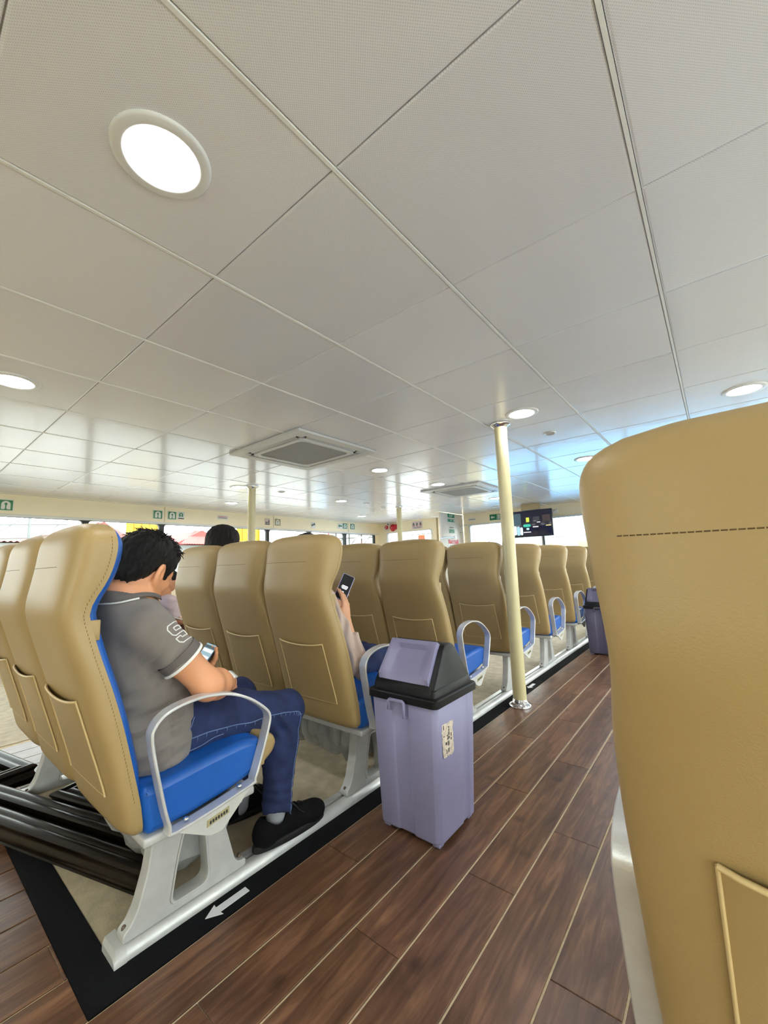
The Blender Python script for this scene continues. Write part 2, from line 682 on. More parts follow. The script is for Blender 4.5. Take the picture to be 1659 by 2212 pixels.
def window_unit(n, y0, y1, x, side, parent=None, z0=SB, z1=HB - 0.02):
    """rounded rubber-framed window in a wall lying in the YZ plane"""
    outer = rect(y0, z0, y1, z1)
    inner = round_poly(rect(y0 + 0.035, z0 + 0.04, y1 - 0.035, z1 - 0.012), 0.055, 6)
    w_ = obj('window_%d' % n, plate_yz('window_frame', [outer, inner], 0.05, x, 0.0), M_rubber)
    tag(w_, kind='structure')
    obj('pane', G().box((x - 0.004, y0 + 0.02, z0 + 0.02), (x + 0.004, y1 - 0.02, z1 - 0.005)).mesh('pane'), M_glass, w_)
    return w_


def wall_x(name, x, out, ya, yb, SB=SB):
    g = G()
    xo = x + out * 0.08
    lo, hi = min(x, xo), max(x, xo)
    g.box((lo, ya, -0.06), (hi, yb, SB))
    g.box((lo, ya, HB), (hi, yb, CEIL + 0.012))
    o = obj(name, g.mesh(name), M_cream)
    tag(o, kind='structure')
    return o


wl = wall_x('wall_left', XL, -1, YB, YF + 0.1)
SR = 0.32  # low sill on the unseen right side, set to let in more light
wr = wall_x('wall_right', XR, 1, YB, YF + 0.1, SR)
edges = [-2.35, -1.3, -0.27, 0.74, 1.75, 2.757, 3.745, 4.723, 5.775, 6.862, 7.94]
nwin = 1
for a, b in zip(edges[:-1], edges[1:]):
    window_unit(nwin, a, b, XL - 0.03, -1); nwin += 1
for a, b in zip(edges[:-1:1], edges[1::1]):
    window_unit(nwin, a, b, XR + 0.03, 1, None, SR); nwin += 1
g = G().box((XL - 0.08, 7.94, SB), (XL, YF + 0.1, HB)).box((XL - 0.08, YB, SB), (XL, -2.35, HB))
obj('corner_panel', g.mesh('corner_panel'), M_cream, wl)
g = G().box((XR, 7.94, SR), (XR + 0.08, YF + 0.1, HB)).box((XR, YB, SR), (XR + 0.08, -2.35, HB))
obj('corner_panel', g.mesh('corner_panel'), M_cream, wr)
# pale trim under the left header, with joints between the header panels
t1 = obj('trim_1', bbox('trim', (XL - 0.02, YB, HB - 0.028), (XL + 0.022, YF, HB + 0.004), 0.006), M_white)
tag(t1, kind='structure')
M_joint = mat('header_joint', srgb(150, 138, 112), 0.6, var=0.05)
for y in (0.72, 2.79, 4.845, 6.96):
    obj('joint_cover', G().box((XL, y - 0.003, HB + 0.004), (XL + 0.0025, y + 0.003, CEIL)).mesh('joint_cover'), M_joint, wl)

# front wall: opening hidden behind the open door leaf, window band on the right
wf = G()
wf.box((-4.29, YF, -0.06), (XR, YF + 0.08, SB))
wf.box((-4.29, YF, 1.79), (XR, YF + 0.08, CEIL + 0.012))
wf.box((-4.29, YF, SB), (-4.17, YF + 0.08, 1.79))
wf.box((XL, YF + 0.02, -0.06), (-4.98, YF + 0.1, SB))
wf.box((XL, YF + 0.02, 1.785), (-4.98, YF + 0.1, CEIL + 0.012))
wf.box((-5.12, YF + 0.02, SB), (-4.98, YF + 0.1, 1.785))
wf.box((-5.0, YF + 0.9, -0.06), (-4.2, YF + 0.98, CEIL + 0.012))
wf.box((-5.06, YF + 0.1, -0.06), (-4.98, YF + 0.98, CEIL + 0.012))
wfo = obj('wall_front', wf.mesh('wall_front'), M_cream)
tag(wfo, kind='structure')
obj('door_casing', bevel(G().box((-4.985, YF - 0.02, 0), (-4.93, YF + 0.06, CEIL)).mesh('casing'), 0.006), mat('tan_casing', srgb(176, 158, 122), 0.5, var=0.05), wfo)
# front-left corner window and front windows
def window_front(x0, x1, z0, z1, frame, wd=0.04):
    global nwin
    inner = round_poly(rect(x0 + wd, z0 + 0.04, x1 - wd, z1 - 0.02), 0.05, 6)
    me = remap(plate2('window_frame', [rect(x0, z0, x1, z1), inner], 0.05), lambda c: Vector((c.x, YF + 0.035 + c.z, c.y)))
    o = obj('window_%d' % nwin, me, frame)
    nwin += 1
    tag(o, kind='structure')
    obj('pane', G().box((x0 + 0.02, YF + 0.031, z0 + 0.02), (x1 - 0.02, YF + 0.039, z1 - 0.01)).mesh('pane'), M_glass, o)


window_front(XL + 0.25, -5.12, SB, 1.785, M_white)
obj('corner_panel', G().box((XL, YF + 0.02, SB), (XL + 0.25, YF + 0.1, 1.785)).mesh('corner_panel'), M_cream, wfo)
fx = [-4.17, -2.60, -1.05, 0.5, 2.0]
for a, b in zip(fx[:-1], fx[1:]):
    window_front(a, b, SB, 1.79, M_white if a < -4 else M_rubber, 0.025)
obj('corner_panel', G().box((2.0, YF, SB), (XR, YF + 0.08, 1.79)).mesh('corner_panel'), M_cream, wfo)
t2 = obj('trim_2', bbox('trim', (-4.29, YF - 0.02, 1.775), (XR, YF + 0.01, 1.80), 0.006), M_white)
tag(t2, kind='structure')
# unseen rear wall: few windows, mostly closed to cut light on rear faces
wb = G()
wb.box((XL, YB - 0.08, -0.06), (XR, YB, 1.15)).box((XL, YB - 0.08, 1.75), (XR, YB, CEIL + 0.012))
for x0, x1 in ((XL, -5.6), (-4.6, -1.9), (-0.5, 1.4), (2.4, XR)):
    wb.box((x0, YB - 0.08, 1.15), (x1, YB, 1.75))
wbo = obj('wall_back', wb.mesh('wall_back'), M_cream)
tag(wbo, kind='structure')
obj('pane', G().box((XL, YB - 0.05, 1.13), (XR, YB - 0.042, 1.77)).mesh('pane'), M_glass, wbo)

# open door leaf in the front-left corner, swung into the cabin
dl = obj('door_1', bbox('door_leaf', (-4.335, 7.12, 0.01), (-4.29, 8.055, CEIL - 0.012), 0.004), mat('warm_white_door_paint', srgb(226, 217, 206), 0.4, var=0.04))
tag(dl, kind='structure')
xd = -4.2885
M_green = mat('safety_green', srgb(0, 122, 78), 0.5, var=0.04)
M_red = mat('sign_red', srgb(196, 28, 40), 0.5, var=0.04)
M_paper = mat('white_sign_film', (0.80, 0.80, 0.78), 0.5, var=0.03)
M_ink = mat('dark_print', (0.03, 0.03, 0.035), 0.6, var=0.05)


def panel_on_x(name, y0, y1, z0, z1, x, m_, parent, th=0.002, sgn=1):
    return obj(name, G().box((min(x, x + sgn * th), y0, z0), (max(x, x + sgn * th), y1, z1)).mesh(name), m_, parent)


def text_on_x(s, yc, zc, size, x, m_, parent, name='lettering', sx=1.0):
    """text read from +x looking toward -x : letters run along +y"""
    me = remap(text_mesh(name, s, size), lambda c: Vector((x + c.z, yc + c.x * sx, zc + c.y)))
    return obj(name, me, m_, parent)


def text_on_y(s, xc, zc, size, y, m_, parent, name='lettering'):
    """text on a wall facing -y : letters run along +x"""
    me = remap(text_mesh(name, s, size), lambda c: Vector((xc + c.x, y - c.z, zc + c.y)))
    return obj(name, me, m_, parent)


def door_sign(name, label, y0, y1, z0, z1, m_, lines, ink, k=0.8):
    o = panel_on_x(name, y0, y1, z0, z1, xd, m_, None)
    tag(o, label, 'sign')
    h = (z1 - z0) / len(lines)
    for i, s in enumerate(lines):
        text_on_x(s, (y0 + y1) / 2, z1 - h * (i + 0.5), h * k, xd + 0.003, ink, o)
    return o


door_sign('exit_sign', 'green EXIT sign at the very top of the white door', 7.40, 7.68, 1.925, 2.005, M_green, ['EXIT'], M_paper, 1.0)
s2 = door_sign('exit_sign', 'green sign with white print under the EXIT sign on the door', 7.40, 7.68, 1.835, 1.895, M_green, ['EXIT'], M_paper, 0.75)
obj('pictogram', plate_yz('pictogram', [rect(7.63, 1.845, 7.665, 1.885)], 0.002, xd + 0.003), M_paper, s2)
s3 = door_sign('door_sign', 'small square green sign halfway down the white door', 7.44, 7.65, 1.60, 1.68, M_green, ['PUSH', 'DOOR'], M_paper)
t = text_on_x('EMERGENCY', 7.545, 1.715, 0.03, xd + 0.001, M_ink, dl)
s4 = panel_on_x('warning_sign', 7.38, 7.80, 1.12, 1.47, xd, M_paper, None)
tag(s4, 'red and white RESTRICTED AREA notice on the white door', 'sign')
panel_on_x('red_band', 7.385, 7.795, 1.375, 1.465, xd + 0.002, M_red, s4)
text_on_x('RESTRICTED', 7.59, 1.441, 0.047, xd + 0.0045, M_paper, s4, sx=1.1)
text_on_x('AREA', 7.59, 1.399, 0.045, xd + 0.0045, M_paper, s4, sx=1.2)
for i, s in enumerate(['DO NOT ENTER', 'CREW ONLY']):
    text_on_x(s, 7.59, 1.34 - 0.05 * i, 0.045, xd + 0.0025, M_ink, s4)
hd = G().tube([(xd, 7.90, 1.80), (xd + 0.05, 7.90, 1.79), (xd + 0.055, 7.91, 1.72), (xd + 0.05, 7.92, 1.63), (xd, 7.92, 1.62)], 0.009)
hd.tube([(xd, 7.885, 1.80), (xd + 0.02, 7.90, 1.80)], 0.02).tube([(xd, 7.91, 1.62), (xd + 0.02, 7.92, 1.62)], 0.02)
obj('handle', hd.mesh('handle', True, 40), M_chrome, dl)
lv = G().tube([(xd + 0.03, 7.62, 1.515), (xd + 0.05, 7.30, 1.50), (xd + 0.05, 6.98, 1.475)], 0.011).tube([(xd, 7.62, 1.515), (xd + 0.045, 7.62, 1.515)], 0.024)
obj('lever', lv.mesh('lever', True, 40), M_alu, dl)
# ------------------------------------------------------------------ ceiling lamps
M_lamp = mat('lamp_diffuser', (0.9, 0.9, 0.9), 0.5, var=0.01, emit=(0.94, 0.975, 1.0), estr=LAMP)
M_ring = mat('lamp_ring_white', (0.82, 0.81, 0.79), 0.35, var=0.03)
ring_me = G().lathe([(0.112, 0.0), (0.1115, -0.004), (0.105, -0.0075), (0.088, -0.0085), (0.080, -0.006), (0.078, 0.004)], 40).mesh('lamp_ring', True)
dif_me = G().lathe([(0.0002, -0.0035), (0.05, -0.0035), (0.078, -0.002), (0.0785, 0.001)], 40).mesh('diffuser', True)
lamps = [(-0.964, 0.365, 'big round ceiling downlight nearest the camera, upper left'),
         (-2.764, 0.365, 'round ceiling downlight cut by the left picture edge'),
         (-0.964, 2.765, 'round downlight just right of the top of the near cream pillar'),
         (0.236, 3.365, 'round downlight above the big near seat at the right edge'),
         (-2.764, 3.365, 'round downlight just beyond the near square air conditioner'),
         (-2.764, 4.565, 'round downlight in front of the farther air conditioner'),
         (-4.564, 2.765, 'left downlight touching the top of the left pillar'),
         (-5.764, 3.365, 'downlight below and left of the left pillar top, near the header'),
         (-4.564, 4.565, 'small downlight right of the left pillar, nearer of two toward the far pillar'),
         (-5.764, 6.365, 'tiny downlight near the left header by the lifejacket signs'),
         (-0.964, 4.565, 'downlight half hidden by the corner of the big near seat'),
         (-4.564, 6.365, 'tiny downlight behind the far slim pillar'),
         (-2.764, 6.365, 'tiny downlight behind the near pillar, beyond the far air conditioner')]
for x, y, lb in lamps:
    t = thing('ceiling_lamp', lb, 'lamp', (x, y, CEIL), 0, 'round ceiling downlights')
    obj('lamp_ring', ring_me, M_ring, t)
    obj('diffuser', dif_me, M_lamp, t)
# the same lamps carried on out of view, added to light the aisle
for x, y, lb in ((1.436, 0.365, 'added beside the camera over the right seats'), (1.436, 2.765, 'added over the second lamp row, right of the aisle'), (-4.564, 0.365, 'added over the left seats, level with the camera'), (1.436, 4.565, 'added, hidden behind the big near seat, mid cabin'), (1.436, 6.365, 'added, hidden behind the big near seat, far end')):
    t = thing('ceiling_lamp', 'round ceiling downlight ' + lb, 'lamp', (x, y, CEIL), 0, 'round ceiling downlights')
    obj('lamp_ring', ring_me, M_ring, t)
    obj('diffuser', dif_me, M_lamp, t)

# flush speaker rings / detectors
for x, y, lb in ((-0.965, 3.385, 'small flush metal ring fitting in the ceiling right of the near pillar'),
                 (-4.5, 3.36, 'small flush ring fitting in the ceiling right of the left pillar')):
    o = obj('ceiling_fitting', G().lathe([(0.052, 0.0), (0.05, -0.006), (0.04, -0.008), (0.033, -0.004), (0.03, 0.002), (0.0005, 0.003)], 28).mesh('ring', True), M_alu, None, (x, y, CEIL))
    tag(o, lb, 'fitting')
    obj('grille', G().lathe([(0.0005, -0.001), (0.03, -0.001), (0.031, 0.003)], 24).mesh('grille', True), M_white, o)
o = obj('smoke_detector', G().lathe([(0.055, 0.0), (0.055, -0.012), (0.045, -0.03), (0.03, -0.042), (0.0005, -0.044)], 28).mesh('detector', True), M_alu, None, (-4.58, 5.62, CEIL))
tag(o, 'round grey smoke detector dome beside the far slim pillar', 'detector')
o = obj('ceiling_fitting', G().lathe([(0.05, 0.0), (0.05, -0.008), (0.03, -0.012), (0.0005, -0.012)], 24).mesh('ring', True), M_ring, None, (-4.48, 5.07, CEIL))
tag(o, 'tiny pale disc in the ceiling left of the far slim pillar', 'fitting')
o = obj('door_closer_box', bbox('plate', (-3.25, 7.3, CEIL - 0.02), (-3.1, 7.36, CEIL), 0.004), M_white)
tag(o, 'tiny white box on the ceiling near the open door', 'fitting')

# ------------------------------------------------------------------ ceiling air conditioners
M_ac = mat('white_ac_plastic', (0.68, 0.67, 0.64), 0.4, var=0.03)
M_acg = mat('ac_intake_grille', (0.36, 0.345, 0.32), 0.6, var=0.05, bump=0.4, bscale=900)
M_gap = mat('dark_air_slot', (0.01, 0.01, 0.01), 0.7, var=0.1)


def air_con(x0, y0, x1, y1, label):
    cx, cy = (x0 + x1) / 2, (y0 + y1) / 2
    a, b = (x1 - x0) / 2, (y1 - y0) / 2
    t = thing('ceiling_air_conditioner', label, 'air conditioner', (cx, cy, CEIL), 0, 'square ceiling air conditioners')

    def sq(k, r):
        return round_poly(rect(-a + k, -b + k, a - k, b - k), r, 6)
    me = plate2('frame', [sq(0, 0.012), sq(0.085, 0.06)], 0.02, 0.003)
    obj('frame', me, M_ac, t, (0, 0, -0.012))
    obj('duct', plate2('duct', [sq(0.07, 0.05)], 0.004), M_gap, t, (0, 0, -0.004))
    me = plate2('inner_frame', [sq(0.135, 0.07), sq(0.175, 0.07)], 0.026, 0.004)
    obj('inner_frame', me, M_ac, t, (0, 0, -0.016))
    obj('intake_grille', plate2('intake_grille', [sq(0.18, 0.065)], 0.006, 0.001), M_acg, t, (0, 0, -0.02))
    for q in range(4):
        half = (a if q % 2 == 0 else b) - 0.17
        off = (b if q % 2 == 0 else a) - 0.108
        me = bbox('louver', (-half, -0.02, -0.004), (half, 0.016, 0.002), 0.002)
        o = obj('louver', me, M_ac, t)
        o.matrix_local = Matrix.Rotation(q * PI / 2, 4, 'Z') @ Matrix.Translation((0, off, -0.011)) @ Matrix.Rotation(math.radians(24), 4, 'X')
    for sx in (-1, 1):
        for sy in (-1, 1):
            me = plate2('corner_cover', [round_poly(rect(-0.028, -0.028, 0.028, 0.028), 0.02)], 0.006, 0.001)
            obj('corner_cover', me, M_ac, t, (sx * (a - 0.115), sy * (b - 0.115), -0.014))
    return t


air_con(-3.24, 1.86, -2.285, 2.755, 'near square white ceiling air conditioner with grey intake grille')
air_con(-3.21, 4.80, -2.30, 5.69, 'farther square ceiling air conditioner, left of the near pillar')

# ------------------------------------------------------------------ pillars
def pillar(x, y, r, label):
    t = thing('pillar', label, 'pillar', (x, y, 0), 0, 'round cream pillars')
    prof = [(r, 0.01), (r, 0.3), (r, 1.0), (r, 1.5), (r, CEIL - 0.075), (r * 1.04, CEIL - 0.07), (r * 1.04, CEIL - 0.02)]
    obj('shaft', G().lathe(prof, 32).mesh('shaft', True, 40), M_pole, t)
    R = r * 1.62
    fl_ = [(r * 0.98, 0.055), (r * 1.05, 0.05), (r * 1.15, 0.032), (r * 1.35, 0.026), (R, 0.018), (R * 1.02, 0.008), (R, 0.0), (r * .9, 0.0)]
    obj('floor_collar', G().lathe(fl_[::-1], 40).mesh('floor_collar', True, 50), M_chrome, t)
    top = [(r * .9, CEIL), (R, CEIL), (R * 1.02, CEIL - 0.008), (R, CEIL - 0.014), (r * 1.3, CEIL - 0.02), (r * 1.12, CEIL - 0.032), (r * 0.98, CEIL - 0.036)]
    obj('ceiling_collar', G().lathe(top, 40).mesh('ceiling_collar', True, 50), M_chrome, t)
    return t


pillar(-1.168, 2.868, 0.0455, 'tall round cream pillar at the aisle edge right of centre, chrome collars')
pillar(-4.414, 2.85, 0.046, 'cream pillar at left between the grey-shirted man and the window signs')
pillar(-4.41, 5.88, 0.046, 'slim far cream pillar in front of the red alarm bell')

# ------------------------------------------------------------------ header signs, left wall
XS = XL + 0.001
M_lj = mat('lifejacket_green', srgb(70, 140, 95), 0.5, var=0.05)
M_olive = mat('faded_olive_sign', srgb(150, 145, 95), 0.5, var=0.05)


def sign_x(label, y0, y1, z0, z1, m_, name='sign', group=None):
    o = obj(name, bbox(name, (XS, y0, z0), (XS + 0.006, y1, z1), 0.001, 1), m_)
    return tag(o, label, 'sign', group)


def jacket(o, y0, y1, z0, z1, m_, arrow=False):
    """life jacket pictogram : inverted U with a slit and a round neck"""
    cy, h = (y0 + y1) / 2, z1 - z0
    w_ = (y1 - y0) * 0.30
    a = z0 + h * 0.14
    top = z0 + h * 0.86
    pts = [(-w_, a)] + [(-w_ * math.cos(k), top - w_ * 1.0 + w_ * 1.0 * math.sin(k)) for k in np.linspace(0, PI, 15)] + [(w_, a)]
    pts += [(0.25 * w_, a), (0.14 * w_, a + h * 0.12), (0.14 * w_, top - w_ * 1.25)]
    pts += [(0.36 * w_ * math.cos(k), top - w_ * 0.85 + 0.36 * w_ * math.sin(k)) for k in np.linspace(0, PI, 9)]
    pts += [(-0.14 * w_, top - w_ * 1.25), (-0.14 * w_, a + h * 0.12), (-0.25 * w_, a)]
    me = plate_yz('pictogram', [[(cy + p, q) for p, q in pts]], 0.002, XS + 0.007)
    obj('pictogram', me, m_, o)


def border(o, y0, y1, z0, z1, m_, t=0.008):
    me = plate_yz('border', [rect(y0, z0, y1, z1), rect(y0 + t, z0 + t, y1 - t, z1 - t)], 0.002, XS + 0.0065)
    obj('border', me, m_, o)


for y0, y1, z0, z1, lb in ((0.845, 0.99, 1.815, 1.957, 'large green lifejacket sign on the header at the left picture edge'),
                           (2.615, 2.76, 1.825, 1.965, 'green lifejacket sign above the dark-haired man, left of a pair'),
                           (2.835, 2.975, 1.828, 1.965, 'green lifejacket sign above the dark-haired man, right of the header joint')):
    o = sign_x(lb, y0, y1, z0, z1, M_lj, 'lifejacket_sign', 'lifejacket signs')
    border(o, y0, y1, z0, z1, M_paper)
    jacket(o, y0, y1, z0, z1, M_paper)
o = sign_x('narrow white lifejacket notice touching the green sign', 2.99, 3.10, 1.845, 1.968, M_paper, 'lifejacket_sign')
jacket(o, 2.99, 3.10, 1.87, 1.965, M_lj)
panel_on_x('print', 3.0, 3.09, 1.85, 1.864, XS + 0.006, M_ink, o)
o = sign_x('long small white label on the header left of the left pillar', 3.67, 3.875, 1.885, 1.958, M_paper, 'notice_label')
for k in range(2):
    panel_on_x('print', 3.69, 3.855, 1.905 + 0.022 * k, 1.913 + 0.022 * k, XS + 0.006, M_red if k else M_ink, o)
M_pinkish = mat('faded_pink_notice', srgb(214, 200, 190), 0.5, var=0.05)
o = sign_x('pale seating notice with dark figures, right of the left pillar', 4.645, 4.765, 1.838, 1.965, M_pinkish, 'notice')
for k, (yy, zz, hh) in enumerate(((4.675, 1.865, 0.045), (4.70, 1.87, 0.03), (4.735, 1.868, 0.085))):
    g = G().box((XS + 0.006, yy - 0.009, zz), (XS + 0.008, yy + 0.009, zz + hh * 0.7))
    g.lathe([(0.009, 0), (0.009, 0.002)], 12)
    v = np.array(g.v)
    v[8:] = np.stack([XS + 0.006 + v[8:, 2], yy + v[8:, 0], zz + hh * 0.85 + v[8:, 1]], 1)
    obj('pictogram', mesh('pictogram', v, g.f), M_ink, o)
panel_on_x('print', 4.655, 4.755, 1.845, 1.858, XS + 0.006, M_ink, o)
o = sign_x('faded olive lifejacket sign between the left pillar and the far signs', 4.875, 5.015, 1.832, 1.972, M_olive, 'lifejacket_sign')
border(o, 4.875, 5.015, 1.832, 1.972, M_paper, 0.006)
jacket(o, 4.875, 5.015, 1.832, 1.972, M_paper)
o = sign_x('crumpled white paper notice above the middle seats', 5.81, 5.93, 1.825, 1.955, M_paper, 'notice')
for k in range(3):
    panel_on_x('print', 5.825 + 0.035 * k, 5.85 + 0.035 * k, 1.87 + 0.012 * k, 1.91 + 0.012 * k, XS + 0.006, M_ink, o)
o = sign_x('white sign with a green left arrow on the far left header', 6.61, 6.765, 1.858, 1.975, M_paper, 'arrow_sign')
arw = [(6.63, 1.916), (6.675, 1.952), (6.675, 1.93), (6.75, 1.93), (6.75, 1.902), (6.675, 1.902), (6.675, 1.88)]
obj('arrow', plate_yz('arrow', [arw], 0.002, XS + 0.007), M_green, o)
for y0, y1, lb in ((6.775, 6.925, 'dark green lifejacket sign right beside the green arrow sign'),
                   (7.03, 7.18, 'last green lifejacket sign before the red alarm bell')):
    o = sign_x(lb, y0, y1, 1.853, 1.99, M_green, 'lifejacket_sign', 'lifejacket signs')
    border(o, y0, y1, 1.853, 1.99, M_paper, 0.007)
    jacket(o, y0, y1, 1.853, 1.99, M_paper)

# alarm bell, horn, camera in the far left corner
M_gred = mat('alarm_red', srgb(190, 22, 40), 0.3, var=0.05)
t = thing('alarm_button', 'round red alarm button on a white plate in the far left corner', 'alarm', (-6.475, YF + 0.02, 1.925))
obj('back_plate', remap(plate2('back_plate', [round_poly(rect(-0.06, -0.085, 0.055, 0.038), 0.015)], 0.02, 0.003), lambda c: Vector((c.x, c.z - 0.01, c.y))), M_paper, t)
obj('button', remap(G().lathe([(0.0005, 0.05), (0.035, 0.045), (0.05, 0.03), (0.052, 0.0)], 24).mesh('button', True, 50), lambda c: Vector((c.x, -0.02 - c.z, c.y))), M_gred, t)
obj('rim', remap(G().lathe([(0.024, 0.052), (0.03, 0.056), (0.034, 0.05)], 24).mesh('rim', True), lambda c: Vector((c.x, -0.02 - c.z, c.y))), M_paper, t)
t = thing('alarm_bell', 'red alarm bell on the front wall left of the far pillar', 'alarm', (-6.27, YF + 0.02, 1.90))
obj('gong', remap(G().lathe([(0.0005, 0.075), (0.03, 0.073), (0.07, 0.055), (0.09, 0.03), (0.092, 0.022), (0.05, 0.02)], 28).mesh('gong', True, 60), lambda c: Vector((c.x, -c.z, c.y))), M_gred, t)
obj('striker_box', bbox('striker_box', (0.03, -0.05, -0.045), (0.16, 0.0, 0.075), 0.01), M_gred, t)
obj('bolt', remap(G().lathe([(0.0005, 0.088), (0.012, 0.085), (0.012, 0.07)], 12).mesh('bolt', True), lambda c: Vector((c.x, -c.z, c.y))), M_chrome, t)
t = thing('security_camera', 'small white camera with dark lens above the alarm button', 'camera', (-6.40, YF + 0.02, 1.995))
obj('housing', bbox('housing', (-0.045, -0.05, -0.03), (0.045, 0.0, 0.031), 0.008), M_paper, t)
obj('lens', remap(G().lathe([(0.0005, 0.062), (0.018, 0.058), (0.02, 0.05)], 16).mesh('lens', True), lambda c: Vector((c.x, -c.z, c.y - 0.004))), M_black, t)

# three-figure notice on the front-left wall
def plate_front(name, x0, x1, z0, z1, m_, parent=None, y=YF + 0.02, th=0.005):
    return obj(name, bbox(name, (x0, y - th, z0), (x1, y, z1), 0.0008, 1), m_, parent)


M_lil = mat('pale_lilac_notice', srgb(226, 216, 222), 0.5, var=0.03)
o = plate_front('notice', -5.70, -5.39, 1.815, 1.995, M_lil)
tag(o, 'white notice with three dark A-shaped warnings beside the far pillar', 'sign')
for k in range(3):
    xx = -5.645 + 0.1 * k
    tri = [(xx - 0.032, 1.90), (xx + 0.032, 1.90), (xx + 0.012, 1.955), (xx, 1.975), (xx - 0.012, 1.955)]
    hol = [(xx - 0.012, 1.906), (xx + 0.012, 1.906), (xx, 1.935)]
    obj('pictogram', remap(plate2('pictogram', [tri, hol], 0.002), lambda c: Vector((c.x, YF + 0.014 - c.z, c.y))), M_ink, o)
    plate_front('print', xx - 0.03, xx + 0.03, 1.876, 1.888, M_gred, o, YF + 0.015, 0.002)
for k in range(2):
    plate_front('print', -5.66, -5.43, 1.835 + 0.018 * k, 1.843 + 0.018 * k, M_ink, o, YF + 0.015, 0.002)
# front wall: green arrow exit sign, small label, switch
o = plate_front('exit_sign', -3.665, -3.40, 1.843, 1.962, M_green, None, YF)
tag(o, 'green arrow and running man exit sign left of the near pillar', 'sign')
arw = [(-3.645, 1.903), (-3.605, 1.94), (-3.605, 1.915), (-3.555, 1.915), (-3.555, 1.89), (-3.605, 1.89), (-3.605, 1.866)]
obj('arrow', remap(plate2('arrow', [arw], 0.002), lambda c: Vector((c.x, YF - 0.006 - c.z, c.y))), M_paper, o)
dr = [rect(-3.50, 1.856, -3.44, 1.95), rect(-3.49, 1.862, -3.475, 1.94)]
obj('pictogram', remap(plate2('pictogram', dr, 0.002), lambda c: Vector((c.x, YF - 0.006 - c.z, c.y))), M_paper, o)
o = plate_front('notice_label', -4.165, -3.985, 1.868, 1.935, M_paper, None, YF)
tag(o, 'small white framed label above the front window, right of the door', 'sign')
plate_front('print', -4.15, -4.0, 1.895, 1.905, M_ink, o, YF - 0.005, 0.001)
o = plate_front('light_switch', -2.385, -2.275, 1.855, 1.935, M_paper, None, YF, 0.012)
tag(o, 'white square light switch right of the television', 'switch')
plate_front('rocker', -2.355, -2.305, 1.875, 1.915, M_ring, o, YF - 0.012, 0.003)

# ------------------------------------------------------------------ television
tv = thing('television', 'black wall television showing a dark scene, right of the near pillar', 'television', (-2.60, 7.52, 1.395 + 0.26))
hw, hh = 0.372, 0.245
obj('case', bbox('case', (-hw, 0.0, -hh), (hw, 0.045, hh), 0.006), M_black, tv)
M_scr = mat('tv_screen_dark', (0.006, 0.006, 0.012), 0.15, var=0.2, vscale=9, emit=(0.004, 0.004, 0.009), estr=1.0)
obj('screen', bbox('screen', (-hw + 0.012, -0.003, -hh + 0.016), (hw - 0.012, 0.002, hh - 0.012), 0.001, 1), M_scr, tv)


def glow(nm, col, s):
    return mat(nm, tuple(c * 0.1 for c in col), 0.4, var=0.1, vscale=20, emit=col, estr=s)


pic = [('wall', -0.355, -0.195, -0.02, 0.20, glow('tv_grey_blue', (0.03, 0.055, 0.07), 0.8)),
       ('bright', -0.345, -0.285, -0.20, -0.03, glow('tv_ice', (0.40, 0.55, 0.60), 0.9)),
       ('crowd', -0.28, -0.225, -0.21, -0.04, glow('tv_ice_dim', (0.20, 0.34, 0.40), 0.9)),
       ('crowd', -0.22, -0.17, -0.205, -0.06, glow('tv_ice', (0.4, 0.55, 0.6), 0.9)),
       ('poster', -0.098, -0.04, 0.03, 0.115, glow('tv_yellow', (0.30, 0.36, 0.03), 1.0)),
       ('haze', -0.155, -0.02, -0.06, -0.01, glow('tv_green', (0.02, 0.24, 0.17), 1.0)),
       ('face', -0.10, -0.05, -0.115, -0.08, glow('tv_teal', (0.25, 0.70, 0.65), 1.0)),
       ('shelf', 0.03, 0.15, 0.05, 0.12, glow('tv_dim', (0.010, 0.011, 0.015), 1.0)),
       ('table', 0.02, 0.12, -0.075, -0.058, glow('tv_light', (0.5, 0.5, 0.5), 0.8)),
       ('table', 0.10, 0.16, 0.008, 0.022, glow('tv_light', (0.5, 0.5, 0.5), 0.8)),
       ('lamp', 0.255, 0.345, -0.062, -0.05, glow('tv_amber', (0.7, 0.55, 0.2), 0.9)),
       ('curtain', 0.20, 0.34, 0.02, 0.14, glow('tv_maroon', (0.014, 0.007, 0.008), 1.0)),
       ('subtitle', -0.16, -0.02, -0.165, -0.15, glow('tv_light', (0.5, 0.5, 0.5), 0.8))]
for nm, x0, x1, z0, z1, mm in pic:
    pts = round_poly(rect(x0, z0, x1, z1), min(x1 - x0, z1 - z0) * (0.45 if nm in ('haze', 'face', 'crowd', 'bright') else 0.1), 5)
    obj('screen_picture', remap(plate2('screen_picture', [pts], 0.001), lambda c: Vector((c.x, -0.0042 - c.z, c.y))), mm, tv)
obj('bracket', bbox('bracket', (-0.06, 0.045, -0.02), (0.06, 0.56, 0.10), 0.004), M_black, tv)
obj('bracket_plate', bbox('bracket_plate', (-0.17, -0.02, hh + 0.005), (0.17, 0.05, 0.365), 0.004), mat('tan_casing', (0.4, 0.3, 0.2), 0.5), tv)

# ------------------------------------------------------------------ outside the windows
def out_mat(n, c, **k):
    return mat(n, srgb(*c), 0.8, **k)


